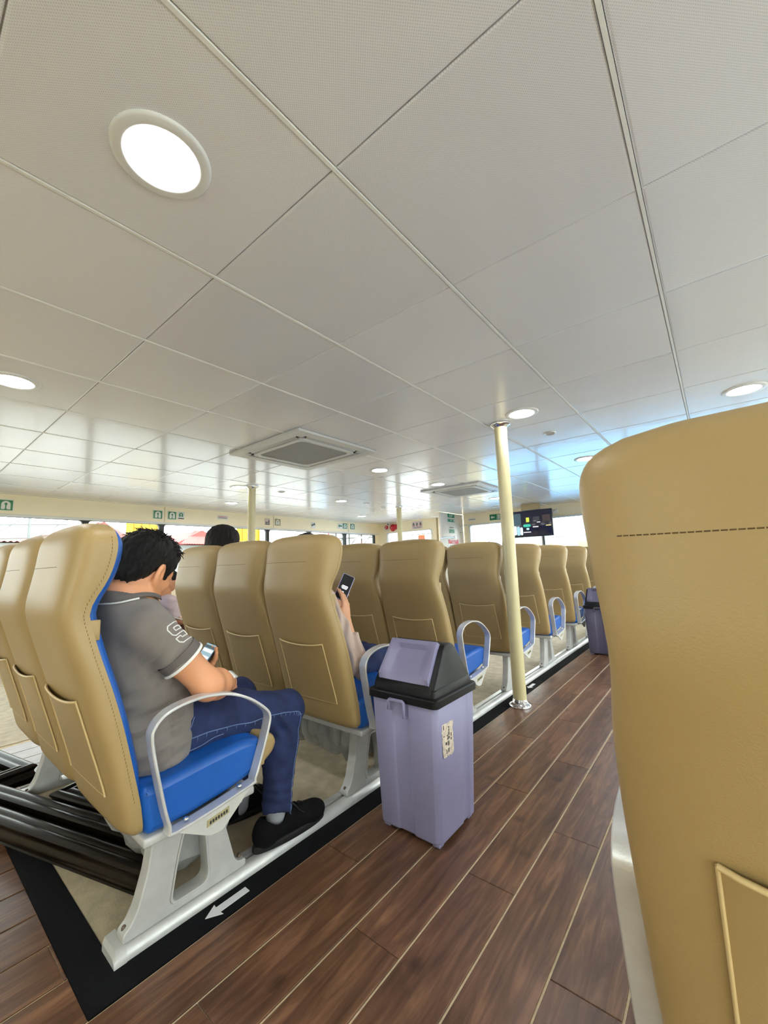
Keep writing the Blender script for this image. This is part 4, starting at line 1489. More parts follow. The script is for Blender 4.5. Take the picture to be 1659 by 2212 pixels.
def litter_bin(x0, y0, label, body_m, sticker=True):
    """body 0.25 x 0.235 at the base; x0, y0 = near left base corner; leans on nothing, stands free"""
    t = thing('litter_bin', label, 'bin', (x0, y0, 0), 0, 'lavender swing-lid bins')
    bx, by, bz = 0.256, 0.240, 0.495

    def ring(z, e):
        a = 0.018
        px = [(-e + a, -e), (0.085, -e), (0.092, -e + 0.006), (0.150, -e + 0.006), (0.157, -e), (bx + e - a, -e), (bx + e, -e + a), (bx + e, 0.150), (bx + e - 0.005, 0.156), (bx + e - 0.005, by * 0.80),
              (bx + e, by * 0.80 + 0.006), (bx + e, by + e - a), (bx + e - a, by + e), (-e + a, by + e), (-e, by + e - a), (-e, -e + a)]
        return [(p, q, z) for p, q in px]
    R = np.array([ring(0.012, -0.006), ring(0.02, 0.0), ring(0.25, 0.008), ring(bz, 0.016)])
    g = G().grid(R, closed_u=True)
    g.fan(list(R[0]), flip=True)
    g.fan(list(R[-1]))
    bd_ = obj('body', bevel(g.mesh('body'), 0.002, 1, 25), body_m, t)
    for fx_, fy_ in ((0.012, 0.012), (bx - 0.04, 0.012), (0.012, by - 0.04), (bx - 0.04, by - 0.04)):
        obj('foot', cached('binfoot', lambda: bbox('foot', (0, 0, 0), (0.028, 0.028, 0.014), 0.003)), body_m, bd_, (fx_, fy_, 0))
    hg = G().tube([(0.088, -0.018, 0.44), (0.088, -0.033, 0.445), (0.088, -0.033, 0.475), (0.093, -0.033, 0.480), (0.148, -0.033, 0.480), (0.154, -0.033, 0.475), (0.154, -0.033, 0.425), (0.154, -0.018, 0.42)], 0.0058, 6)
    obj('handle', hg.mesh('handle', True, 60), body_m, t)
    # lid: two stepped rims and a gabled hood with the ridge along x
    cx, cy = bx / 2, by / 2

    def rr(hx_, hy_, z, r=0.02):
        return [(cx + p, cy + q, z) for p, q in round_poly(rect(-hx_, -hy_, hx_, hy_), r, 3)]
    L = np.array([rr(.146, .138, .468), rr(.150, .142, .470), rr(.150, .142, .494), rr(.147, .139, .498), rr(.136, .128, .500), rr(.134, .126, .522), rr(.130, .122, .527)])
    g = G().grid(L, closed_u=True)
    g.fan(list(L[0]), flip=True); g.fan(list(L[-1]))
    lid = obj('lid_rim', g.mesh('lid_rim', True, 35), M_lid, t)
    zb, zt = 0.526, 0.668
    hx_, hy_ = 0.130, 0.122
    prof = [(-hy_, zb), (-0.042, zt - 0.018), (-0.026, zt - 0.004), (-0.010, zt), (0.010, zt), (0.026, zt - 0.004), (0.042, zt - 0.018), (hy_, zb)]
    Q = np.array([[(cx + sx * (hx_ - (0.008 if zz > zb + .01 else 0)), cy + q, zz) for q, zz in prof] for sx in (-1, 1)])
    g = G().grid(Q, flip=True)
    g.fan(list(Q[0])); g.fan(list(Q[1]), flip=True)
    me = bevel(g.mesh('lid_hood'), 0.006, 2, 25)
    obj('lid_hood', me, M_lid, t)
    # swing flap on the slope facing -y : pan with raised sides
    a = math.atan2(zt - 0.018 - zb, hy_ - 0.042)
    sl = math.hypot(zt - 0.018 - zb, hy_ - 0.042)
    M4 = Matrix.Translation((cx, cy - hy_, zb)) @ Matrix.Rotation(a, 4, 'X')

    def pan(u, v_, h):
        return M4 @ Vector((u, v_, h))
    N1, N2 = 13, 11
    P = np.zeros((N2, N1, 3))
    for i in range(N2):
        for j in range(N1):
            v_ = 0.012 + (sl + 0.022 - 0.012) * i / (N2 - 1)
            wdt = 0.108 - 0.006 * i / (N2 - 1)
            u = -wdt + 2 * wdt * j / (N1 - 1)
            e = abs(u) / wdt
            # recessed tray: side ramps widen toward the bottom
            side = 0.62 + 0.16 * i / (N2 - 1) - 0.02
            h = 0.004 + 0.016 * min(max((e - side) / 0.10, 0), 1) * (1.0 - 0.15 * (i / (N2 - 1)))
            if i >= N2 - 2:
                h = 0.018
            if i == 0:
                h = min(h, 0.006)
            P[i, j] = pan(u, v_, h)
    g = G().grid(P)
    S = [P[0], P[-1]]
    base = P.copy()
    for i in range(N2):
        for j in range(N1):
            v_ = 0.012 + (sl + 0.022 - 0.012) * i / (N2 - 1)
            wdt = 0.108 - 0.006 * i / (N2 - 1)
            base[i, j] = pan(-wdt + 2 * wdt * j / (N1 - 1), v_, -0.002)
    for A, B in ((P[0], base[0]), (P[-1], base[-1]), (P[:, 0], base[:, 0]), (P[:, -1], base[:, -1])):
        g.grid(np.stack([A, B]))
    me = g.mesh('swing_flap')
    bm = bmesh.new(); bm.from_mesh(me); bmesh.ops.remove_doubles(bm, verts=bm.verts, dist=1e-5); bmesh.ops.recalc_face_normals(bm, faces=bm.faces); bm.to_mesh(me); bm.free()
    me.shade_smooth(); me.set_sharp_from_angle(angle=math.radians(40))
    obj('swing_flap', me, body_m, t)
    if sticker:
        rs = random.Random(3)
        pts = []
        n = 46
        for k in range(n):
            ang = 2 * PI * k / n
            px, pz = math.cos(ang), math.sin(ang)
            s_ = max(abs(px), abs(pz))
            pts.append((0.054 + 0.034 * px / s_ + rs.uniform(-.003, .003), 0.350 + 0.055 * pz / s_ + rs.uniform(-.005, .005)))
        me = plate_yz('torn_sticker', [pts], 0.0012, bx + 0.0125)
        st = obj('torn_sticker', me, mat('torn_sticker_paper', srgb(222, 208, 190), 0.7, var=0.35, vscale=60), t)
        st.rotation_euler = (0, 0, 0)
        st.matrix_local = Matrix.Translation((0, 0, 0))
        for yy, zz, sz, tx in ((0.060, 0.382, 0.022, '7'), (0.052, 0.356, 0.022, '2'), (0.056, 0.334, 0.022, '8'), (0.050, 0.311, 0.018, '3 T')):
            text_on_x(tx, yy, zz, sz, bx + 0.0135, M_ink, st, 'print_mark')
        g = G()
        for k in range(9):
            yy, zz = 0.026 + rs.random() * 0.05, 0.305 + rs.random() * 0.095
            g.box((bx + 0.0125, yy, zz), (bx + 0.0137, yy + 0.006 * rs.random() + 0.002, zz + 0.012 * rs.random() + 0.003))
        tp = obj('torn_patch', g.mesh('torn_patch'), M_ink, st)
        tp['kind'] = 'stuff'
    return t


nb = litter_bin(-1.138, 1.312, 'near lavender bin with black swing lid and torn sticker', M_lav, True)
nb.scale = (1.09, 1.14, 1.03)
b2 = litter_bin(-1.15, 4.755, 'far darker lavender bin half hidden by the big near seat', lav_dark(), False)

# ------------------------------------------------------------------ white direction arrows on the black strip
M_arrow = mat('white_floor_tape', (0.88, 0.88, 0.90), 0.5, var=0.06, vscale=40)
for x, y, lb in ((-1.268, 0.675, 'near white arrow sticker on the black strip below the man\'s shoe'),
                 (-1.268, 3.29, 'far white arrow sticker on the black strip just beyond the near pillar')):
    a = [(0, 0), (0.026, 0.042), (0.0125, 0.040), (0.0125, 0.138), (-0.0125, 0.138), (-0.0125, 0.040), (-0.026, 0.042)]
    me = plate2('floor_arrow', [a], 0.0012)
    o = obj('floor_arrow', me, M_arrow, None, (x, y, 0.0022))
    tag(o, lb, 'arrow', 'white arrow stickers on the floor')

# ------------------------------------------------------------------ stack of dark moulded frames under the back row
M_dark = mat('black_lacquered_wood', (0.008, 0.0042, 0.0022), 0.30, var=0.4, vscale=6, stretch=(1, 8, 1), spec=0.25)


def moulded_rail(L, wd, h, ridges=2):
    """rail along x, width along y, with rounded ridges on top and on the outer side"""
    prof = [(0, 0)]
    k = 18
    for i in range(k + 1):
        u = i / k
        prof.append((0.005 * math.cos(u * PI * 3), 0.004 + (h - 0.008) * u))
    for i in range(k * 2 + 1):
        u = i / (k * 2)
        prof.append((wd * u, h + 0.006 * abs(math.sin(u * PI * ridges)) - 0.003 + 0.004 * (1 - u)))
    prof.append((wd, 0))
    P = []
    for e in (0, 1):
        row = []
        for q, z in prof:
            x = q if e == 0 else L - q
            row.append((x, q, z))
        P.append(row)
    P = np.array(P)
    g = G().grid(P, flip=True)
    return g


def dark_frame(loc, rz, Lx, Ly, h, label, bars):
    t = thing('moulded_wooden_frame', label, 'frame', loc, rz, 'dark moulded wooden frames under the back row')
    wd = min(0.07, Ly * .4)
    for k, (L, M4) in enumerate(((Lx, Matrix.Identity(4)), (Ly, Matrix.Translation((Lx, 0, 0)) @ Matrix.Rotation(PI / 2, 4, 'Z')),
                                 (Lx, Matrix.Translation((Lx, Ly, 0)) @ Matrix.Rotation(PI, 4, 'Z')), (Ly, Matrix.Translation((0, Ly, 0)) @ Matrix.Rotation(-PI / 2, 4, 'Z')))):
        me = moulded_rail(L, wd, h).mesh('frame_rail', True, 50)
        o = obj('frame_rail', me, M_dark, t)
        o.matrix_local = M4
    for k in range(bars):
        yy = wd + (Ly - 2 * wd) * (k + 0.5) / bars
        hw_ = (Ly - 2 * wd) / bars / 2
        prof = [(yy - hw_ * 0.98, 0.01), (yy - hw_ * 0.9, h * 0.55), (yy - hw_ * 0.3, h * 0.9), (yy + hw_ * 0.4, h * 0.72), (yy + hw_ * 0.9, h * 0.5), (yy + hw_ * 0.98, 0.01)]
        P = np.array([[(x, a, b) for a, b in prof] for x in (wd * 0.9, Lx - wd * 0.9)])
        g = G().grid(P, flip=True)
        g.fan(list(P[0])); g.fan(list(P[1]), flip=True)
        obj('slat', g.mesh('slat', True, 50), M_dark, t)
    return t


rzf = 0.297
dark_frame((-2.60, 0.255, 0.002), rzf, 1.14, 0.165, 0.075, 'long front dark glossy moulded wooden beam of the stack behind the man\'s seat', 1)
dark_frame((-2.309, 0.532, 0.002), rzf, 0.70, 0.28, 0.085, 'dark glossy moulded wooden frame behind the long beam, slats and mitred corner showing', 3)
dark_frame((-3.19, 0.25, 0.002), 0.20, 0.50, 0.22, 0.075, 'dark glossy wooden frame at the left picture edge beside the stack', 2)
# ------------------------------------------------------------------ people : implicit surfaces, meshed with surface nets
def vnorm(v):
    v = np.array(v, float)
    return v / np.linalg.norm(v)


class Sdf:
    def __init__(s):
        s.p = []
        s.disp = None

    def cone(s, a, b, ra, rb, k=0.02, op=1, flat=None):
        """tapered capsule; flat = (axis, factor) squashes the section along a unit axis"""
        a, b = np.array(a, float), np.array(b, float)

        def d(P):
            q = P - a
            ba = b - a
            if flat is not None:
                ax, f = vnorm(flat[0]), flat[1]
                q = q + np.outer(q @ ax, ax) * (1 / f - 1) if q.ndim == 2 else q
                ba = ba + ax * (ba @ ax) * (1 / f - 1)
            h = np.clip((q @ ba) / (ba @ ba + 1e-12), 0, 1)
            return np.linalg.norm(q - h[:, None] * ba, axis=1) - (ra + (rb - ra) * h)
        R = max(ra, rb)
        s.p.append((d, np.minimum(a, b) - R, np.maximum(a, b) + R, k, op))
        return s

    def tube(s, a, b, ra, rb, k=0.02):
        """tapered capsule cut flat at b"""
        a, b = np.array(a, float), np.array(b, float)
        L = np.linalg.norm(b - a)
        ax = (b - a) / L

        def d(P):
            q = P - a
            h = np.clip(q @ ax / L, 0, 1.4)
            return np.maximum(np.linalg.norm(q - h[:, None] * ax * L, axis=1) - (ra + (rb - ra) * h), q @ ax - L)
        R = max(ra, rb) * 1.3
        s.p.append((d, np.minimum(a, b) - R, np.maximum(a, b) + R, k, 1))
        return s

    def slab(s, f, lo, hi, k=0.005):
        """subtract the solid f(P) < 0"""
        s.p.append((f, np.array(lo, float), np.array(hi, float), k, -1))
        return s

    def chain(s, pts, rs, k=0.02, op=1, flat=None):
        for i in range(len(pts) - 1):
            s.cone(pts[i], pts[i + 1], rs[i], rs[i + 1], k, op, flat)
        return s

    def ell(s, c, r, R=None, k=0.02, op=1):
        c, r = np.array(c, float), np.array(r, float)
        R = np.eye(3) if R is None else np.array(R, float)     # columns = axes

        def d(P):
            q = (P - c) @ R
            k0 = np.linalg.norm(q / r, axis=1)
            k1 = np.linalg.norm(q / (r * r), axis=1) + 1e-9
            return k0 * (k0 - 1) / k1
        e = np.abs(R) @ r
        s.p.append((d, c - e, c + e, k, op))
        return s

    @staticmethod
    def comb(a, b, k, op):
        if op > 0:
            h = np.clip(k - np.abs(a - b), 0, None) / max(k, 1e-6)
            return np.minimum(a, b) - h * h * k * 0.25
        b = -b
        h = np.clip(k - np.abs(a - b), 0, None) / max(k, 1e-6)
        return np.maximum(a, b) + h * h * k * 0.25

    def ev(s, P):
        P = np.atleast_2d(np.array(P, float))
        d = np.full(len(P), 0.06)
        for f, lo, hi, k, op in s.p:
            d = s.comb(d, f(P), k, op)
        if s.disp is not None:
            d = d + s.disp(P)
        return d

    def grad(s, P, e=0.002):
        P = np.atleast_2d(P)
        g = np.stack([s.ev(P + np.eye(3)[i] * e) - s.ev(P - np.eye(3)[i] * e) for i in range(3)], 1)
        return g / (np.linalg.norm(g, axis=1)[:, None] + 1e-9)

    def snap(s, P, off=0.0, it=6):
        P = np.atleast_2d(np.array(P, float)).copy()
        for _ in range(it):
            P -= s.grad(P) * (s.ev(P) - off)[:, None] * 0.9
        return P

    def mesh(s, name, h, pad=0.02):
        lo = np.min([p[1] for p in s.p if p[4] > 0], 0) - pad
        hi = np.max([p[2] for p in s.p if p[4] > 0], 0) + pad
        n = np.ceil((hi - lo) / h).astype(int) + 1
        F = np.full(n, 0.06, np.float32)
        ax = [lo[i] + h * np.arange(n[i]) for i in range(3)]
        for f, a, b, k, op in s.p:
            mg = 0.06 + k
            i0 = np.maximum(np.floor((a - mg - lo) / h).astype(int), 0)
            i1 = np.minimum(np.ceil((b + mg - lo) / h).astype(int) + 1, n)
            if (i1 <= i0).any():
                continue
            X, Y, Z = np.meshgrid(ax[0][i0[0]:i1[0]], ax[1][i0[1]:i1[1]], ax[2][i0[2]:i1[2]], indexing='ij')
            P = np.stack([X.ravel(), Y.ravel(), Z.ravel()], 1)
            sl = tuple(slice(i0[i], i1[i]) for i in range(3))
            cur = F[sl]
            F[sl] = s.comb(cur, f(P).reshape(cur.shape), k, op)
        if s.disp is not None:
            near = np.argwhere(np.abs(F) < 0.03)
            P = lo + near * h
            F[near[:, 0], near[:, 1], near[:, 2]] += s.disp(P)
        return nets(name, F, lo, h)


def nets(name, F, lo, h):
    ins = F < 0
    nx, ny, nz = F.shape
    c = np.zeros((nx - 1, ny - 1, nz - 1), np.int8)
    for dx in (0, 1):
        for dy in (0, 1):
            for dz in (0, 1):
                c += ins[dx:nx - 1 + dx, dy:ny - 1 + dy, dz:nz - 1 + dz]
    act = np.argwhere((c > 0) & (c < 8))
    idx = np.full(c.shape, -1, np.int64)
    idx[act[:, 0], act[:, 1], act[:, 2]] = np.arange(len(act))
    S = np.zeros((len(act), 3))
    N = np.zeros(len(act))
    cor = [(i, j, k) for i in (0, 1) for j in (0, 1) for k in (0, 1)]
    for a in cor:
        for b in cor:
            if sum(abs(p - q) for p, q in zip(a, b)) == 1 and a < b:
                fa = F[act[:, 0] + a[0], act[:, 1] + a[1], act[:, 2] + a[2]].astype(float)
                fb = F[act[:, 0] + b[0], act[:, 1] + b[1], act[:, 2] + b[2]].astype(float)
                cr = (fa < 0) != (fb < 0)
                t = np.where(cr, fa / np.where(cr, fa - fb, 1), 0)
                p = np.array(a) + t[:, None] * (np.array(b) - np.array(a))
                S[cr] += p[cr]
                N[cr] += 1
    V = lo + (act + S / N[:, None]) * h
    Q = []
    for d in range(3):
        u, v = (d + 1) % 3, (d + 2) % 3
        sl0 = [slice(None)] * 3
        sl1 = [slice(None)] * 3
        sl0[d], sl1[d] = slice(0, -1), slice(1, None)
        e = ins[tuple(sl0)] != ins[tuple(sl1)]
        E_ = np.argwhere(e)
        E_ = E_[(E_[:, u] > 0) & (E_[:, v] > 0) & (E_[:, u] < F.shape[u] - 1) & (E_[:, v] < F.shape[v] - 1)]
        if len(E_) == 0:
            continue
        du, dv = np.zeros(3, int), np.zeros(3, int)
        du[u], dv[v] = 1, 1
        g = lambda q: idx[q[:, 0], q[:, 1], q[:, 2]]
        q = np.stack([g(E_ - du - dv), g(E_ - dv), g(E_), g(E_ - du)], 1)
        inn = ins[E_[:, 0], E_[:, 1], E_[:, 2]]
        q[~inn] = q[~inn][:, ::-1]
        Q.append(q)
    Q = np.concatenate(Q)
    Q = Q[(Q >= 0).all(1)]
    me = bpy.data.meshes.new(name)
    me.vertices.add(len(V))
    me.vertices.foreach_set('co', V.astype(np.float32).ravel())
    me.loops.add(len(Q) * 4)
    me.loops.foreach_set('vertex_index', Q.astype(np.int32).ravel())
    me.polygons.add(len(Q))
    me.polygons.foreach_set('loop_start', np.arange(0, len(Q) * 4, 4, dtype=np.int32))
    me.polygons.foreach_set('loop_total', np.full(len(Q), 4, dtype=np.int32))
    me.update()
    me.validate()
    me.shade_smooth()
    return me


def frame_of(fwd, up):
    f = vnorm(fwd)
    r = vnorm(np.cross(f, up))
    u = np.cross(r, f)
    return np.stack([r, f, u], 1)      # columns: right, forward, up


# ---------------------------------------------------------------- head
def add_head(s, c, R, sc=1.0):
    """head into sdf s; c = head centre (between the ears, eye level), R columns right/forward/up"""
    T = lambda x, y, z: c + R @ (np.array([x, y, z]) * sc)
    s.ell(T(0, -0.012, 0.032), np.array([.073, .092, .080]) * sc, R, 0.02)            # cranium
    s.ell(T(0, 0.030, -0.030), np.array([.062, .062, .075]) * sc, R, 0.03)            # face
    s.ell(T(0, 0.052, -0.085), np.array([.034, .028, .026]) * sc, R, 0.035)           # chin
    for sg in (-1, 1):
        s.cone(T(sg * .056, 0.0, -0.05), T(sg * .026, 0.058, -0.088), .016 * sc, .014 * sc, 0.03)    # jaw
        s.ell(T(sg * .036, 0.066, -0.022), np.array([.022, .016, .018]) * sc, R, 0.02)    # cheek
        s.ell(T(sg * .034, 0.088, 0.004), np.array([.017, .014, .011]) * sc, R, 0.012, -1)   # eye socket
        s.ell(T(sg * .031, 0.079, 0.003), np.array([.0125, .0125, .0115]) * sc, R, 0.004)    # eyeball under lid
        # ear: helix ring with a concha hollow
        e = T(sg * .076, -0.010, -0.008)
        Re = R @ np.array([[math.cos(sg * .35), -math.sin(sg * .35), 0], [math.sin(sg * .35), math.cos(sg * .35), 0], [0, 0, 1]])
        s.ell(e, np.array([.0095, .024, .038]) * sc, Re, 0.006)
        s.ell(e + Re @ (np.array([sg * .010, .002, .004]) * sc), np.array([.0075, .0125, .021]) * sc, Re, 0.004, -1)
        s.ell(e + Re @ (np.array([0.0, .004, -.028]) * sc), np.array([.007, .010, .011]) * sc, Re, 0.008)
        s.cone(e + Re @ (np.array([sg * .002, .016, -.008]) * sc), e + Re @ (np.array([sg * .004, .012, .004]) * sc), .005 * sc, .004 * sc, 0.005)
    s.cone(T(-.034, 0.080, 0.022), T(.034, 0.080, 0.022), .010 * sc, .010 * sc, 0.018)         # brow ridge
    s.chain([T(0, 0.084, 0.012), T(0, 0.098, -0.012), T(0, 0.107, -0.031)], np.array([.008, .0095, .0125]) * sc, 0.012)
    for sg in (-1, 1):
        s.ell(T(sg * .012, 0.096, -0.034), np.array([.008, .010, .008]) * sc, R, 0.008)
        s.ell(T(sg * .006, 0.102, -0.041), np.array([.003, .005, .003]) * sc, R, 0.003, -1)
    s.cone(T(-.018, 0.083, -0.057), T(.018, 0.083, -0.057), .0075 * sc, .0075 * sc, 0.010)     # upper lip
    s.cone(T(-.015, 0.082, -0.068), T(.015, 0.082, -0.068), .0075 * sc, .0075 * sc, 0.010)     # lower lip
    s.cone(T(-.021, 0.092, -0.0625), T(.021, 0.092, -0.0625), .002 * sc, .002 * sc, 0.004, -1)
    return T


def add_hand(s, W, d, n, side, curl=(0.5, 0.5, 0.55, 0.6), thumb=(0.5, 0.35), sc=1.0, spread=0.06, straight=None):
    """W wrist, d direction wrist->knuckles, n palm normal (out of the palm), side = +1 when the thumb is at +cross(d,n)"""
    d = vnorm(d); n = vnorm(np.array(n) - d * (np.array(n) @ d)); t = vnorm(np.cross(d, n)) * side
    A = lambda x, y, z: W + (t * x + d * y + n * z) * sc
    R = np.stack([t, d, n], 1)
    s.cone(A(0, -0.02, 0), A(0, 0.02, 0), .024 * sc, .026 * sc, 0.02, flat=(n, 0.72))
    s.ell(A(0, 0.045, 0), np.array([.040, .050, .0145]) * sc, R, 0.015)
    s.ell(A(.024, 0.030, .006), np.array([.016, .030, .013]) * sc, R, 0.012)     # thumb base
    s.ell(A(-.026, 0.030, .005), np.array([.013, .030, .012]) * sc, R, 0.012)
    lens = [(.040, .025, .021), (.044, .028, .022), (.041, .026, .021), (.032, .020, .018)]
    rad = [.0088, .0090, .0086, .0076]
    xs = [.030, .0105, -.0095, -.0285]
    ky = [.083, .088, .084, .075]
    tips = []
    for i in range(4):
        p = A(xs[i], ky[i], 0)
        a = 0.0
        sp = (1.5 - i) * spread
        base = d * math.cos(sp) + t * math.sin(sp)
        pts, rr = [A(xs[i] * 0.8, ky[i] - 0.03, 0), p], [rad[i] * sc * 1.05, rad[i] * 1.04 * sc]
        cur = curl[i]
        for j, L in enumerate(lens[i]):
            a += cur * (0.8, 1.1, 0.7)[j]
            p = p + (base * math.cos(a) + n * math.sin(a)) * L * sc
            pts.append(p)
            rr.append(rad[i] * sc * (0.96, 0.90, 0.80)[j])
        s.chain(pts, rr, 0.005)
        tips.append(p)
    p = A(.028, 0.018, .006)
    a, b = thumb
    dirs = [vnorm(t * math.cos(.9 - a * .3) * .8 + d * .75 + n * a), vnorm(t * .35 * (1 - b) + d * .9 + n * (a + b * .5)), vnorm(t * (.15 - b * .5) + d + n * (a + b))]
    pts = [p]
    for q, L in zip(dirs, (.038, .032, .026)):
        p = p + q * L * sc
        pts.append(p)
    s.chain(pts, np.array([.0135, .0112, .0105, .0088]) * sc, 0.007)
    return A, tips, pts


M_skin = mat('warm_brown_skin', srgb(226, 160, 118), 0.48, var=0.05, vscale=14, bump=0.06, bscale=400, sss=0.08)
M_skin2 = mat('light_brown_skin', srgb(214, 158, 122), 0.48, var=0.05, vscale=14, bump=0.06, bscale=400, sss=0.08)
M_hair = mat('black_hair', (0.008, 0.007, 0.007), 0.42, var=0.4, vscale=40, stretch=(6, 6, 1), bump=0.6, bscale=220, spec=0.3)
M_hairb = mat('dark_brown_hair', (0.010, 0.006, 0.005), 0.5, var=0.5, vscale=60, stretch=(8, 8, .6), bump=0.6, bscale=160, spec=0.25)
M_shirt = mat('dark_grey_pique_cotton', srgb(126, 118, 113), 0.9, var=0.06, vscale=18, bump=0.25, bscale=900, sheen=0.15)
M_collar = mat('darker_grey_collar_knit', srgb(104, 97, 94), 0.9, var=0.06, vscale=30, bump=0.2, bscale=900)
M_trim = mat('white_trim_knit', srgb(232, 232, 228), 0.85, var=0.03, vscale=60)
M_jean = mat('dark_blue_denim', srgb(34, 47, 90), 0.85, var=0.30, vscale=26, bump=0.25, bscale=900)
M_jeanl = mat('faded_denim_seam', srgb(104, 124, 170), 0.85, var=0.2, vscale=120)
M_shoe = mat('black_knit_shoe', (0.005, 0.005, 0.006), 0.85, spec=0.15, var=0.25, vscale=60, bump=0.3, bscale=700)
M_sole = mat('dark_grey_rubber_sole', (0.014, 0.0135, 0.014), 0.6, spec=0.3, var=0.15, vscale=40)
M_sock = mat('grey_marl_sock', srgb(150, 152, 160), 0.95, var=0.14, vscale=260, bump=0.2, bscale=500)
M_eye = mat('eye_white', (0.75, 0.74, 0.72), 0.25, var=0.02)
M_lip = mat('lip_skin', srgb(168, 96, 82), 0.45, var=0.05, vscale=60)


def sin3(P, f, ph):
    return np.sin(P[:, 0] * f[0] + P[:, 1] * f[1] + P[:, 2] * f[2] + ph)


def strands(P, c, R, amp, seed=0):
    """hair relief: locks running from the crown downward"""
    q = (P - c) @ R
    az = np.arctan2(q[:, 0], q[:, 1] + 0.02)
    r = np.linalg.norm(q, axis=1)
    return amp * (0.5 * np.sin(az * 23 + q[:, 2] * 60 + seed) + 0.35 * np.sin(az * 41 - q[:, 2] * 95 + 1.3 + seed) + 0.3 * np.sin(q[:, 1] * 160 + q[:, 0] * 120 + seed) + 0.25 * np.sin(q[:, 2] * 210 + az * 15))


def shoe(parent, heel, toe, z, name='shoe', w_=0.046, laces=True):
    """low trainer from heel to toe (xy points), standing at height z"""
    heel, toe = np.array([*heel, z]), np.array([*toe, z])
    f = vnorm(toe - heel); L = np.linalg.norm(toe - heel); r = np.array([f[1], -f[0], 0])
    B = lambda x, y, h: heel + r * x + f * y + np.array([0, 0, h])
    R = np.stack([r, f, np.array([0, 0, 1.0])], 1)
    s = Sdf()
    s.ell(B(0, L * 0.80, .034), (w_ * .98, L * .215, .040), R, 0.03)
    s.ell(B(0, L * 0.50, .045), (w_ * .86, L * .27, .050), R, 0.03)
    s.ell(B(0, L * 0.17, .046), (w_ * .80, L * .165, .050), R, 0.03)
    s.cone(B(0, L * .20, .06), B(0, L * .26, .072), .038, .040, 0.03)
    s.cone(B(0, L * .27, .086), B(0, L * .25, .17), .038, .042, 0.012, -1)
    s.ell(B(0, L * .5, -.03), (w_ * 2, L, .040), R, 0.004, -1)
    up = obj('shoe', s.mesh('shoe', 0.004), M_shoe, parent)
    up.name = name
    so = []
    for k in range(30):
        a = 2 * PI * k / 30
        y = L * .5 + L * .5 * math.sin(a)
        ww = w_ * (0.86 + 0.13 * math.sin(a + .3)) * (abs(math.cos(a)) ** .75) * (1 if math.cos(a) > 0 else -1)
        so.append((ww, y))
    me = remap(plate2('sole', [so], 0.024, 0.005), lambda c: Vector(B(c.x, c.y, c.z + 0.012)))
    obj('sole', me, M_sole, up)
    if laces:
        g = G()
        for k in range(4):
            y = L * (.44 + .075 * k)
            pts = s.snap([B(-.026 + .052 * q, y + (0.01 if q > .5 else 0), .12) for q in np.linspace(0, 1, 7)], 0.0015, 10)
            g.tube(pts, 0.0028, 6)
        g.tube(catmull([B(.0, L * .42, .105), B(-.02, L * .46, .128), B(-.012, L * .52, .112), B(.0, L * .43, .104)], 6), 0.0022, 6)
        g.tube(catmull([B(.0, L * .42, .105), B(.03, L * .46, .118), B(.036, L * .55, .085), B(.034, L * .62, .066)], 6), 0.0022, 6)
        obj('laces', g.mesh('laces', True), M_black, up)
    return up


# ================================================================= the man in the grey polo
XM = -1.475
man = None
hc = np.array([-1.480, 0.552, 1.018])
HR = frame_of((-0.52, math.cos(.42), -math.sin(.42)), (0.02, 0.40, 1))
neck0, neck1 = np.array([XM, 0.495, 0.915]), hc + HR @ np.array([0, -0.025, -0.05])
shR, shL = np.array([-1.318, 0.515, 0.845]), np.array([-1.632, 0.525, 0.845])
elR, wrR = np.array([-1.272, 0.672, 0.655]), np.array([-1.420, 0.825, 0.604])
elL, wrL = np.array([-1.700, 0.650, 0.625]), np.array([-1.655, 0.760, 0.602])

sk = Sdf()
T = add_head(sk, hc, HR)
sk.cone(neck0 + np.array([0, .01, -.03]), neck1, .064, .058, 0.035)
sk.cone(neck0 + np.array([0, .03, -.02]), hc + HR @ np.array([0, .01, -.07]), .045, .045, 0.03)
sk.ell((XM, .525, .78), (.165, .098, .15), None, 0.04)
sk.ell((XM, .575, .60), (.15, .105, .14), None, 0.05)
sk.cone(neck0, shR, .05, .05, 0.05)
sk.cone(neck0, shL, .05, .05, 0.05)
for sh, el, wr in ((shR, elR, wrR), (shL, elL, wrL)):
    m1 = sh * .55 + el * .45
    sk.chain([sh, m1, el], [.048, .048, .043], 0.03)
    m2 = el * .62 + wr * .38
    sk.chain([el, m2, wr], [.044, .045, .030], 0.025)
# right hand resting on the lap, thumb up, fingers curled
dR = vnorm(np.array([-.52, .62, -.50]))
HA, tipsR, thR = add_hand(sk, wrR, dR, (-.55, -.55, -.45), 1, (.75, .8, .85, .9), (.35, .3))
# left hand holding the phone from below
dL = vnorm(np.array([.25, .60, .22]))
HB_, tipsL, thL = add_hand(sk, wrL, dL, (.25, -.25, .95), 1, (.45, .5, .5, .5), (.45, .3))
man = obj('person', sk.mesh('person', 0.004), M_skin)
tag(man, 'man in a dark grey polo and jeans in the back row, bowed over a phone', 'person')

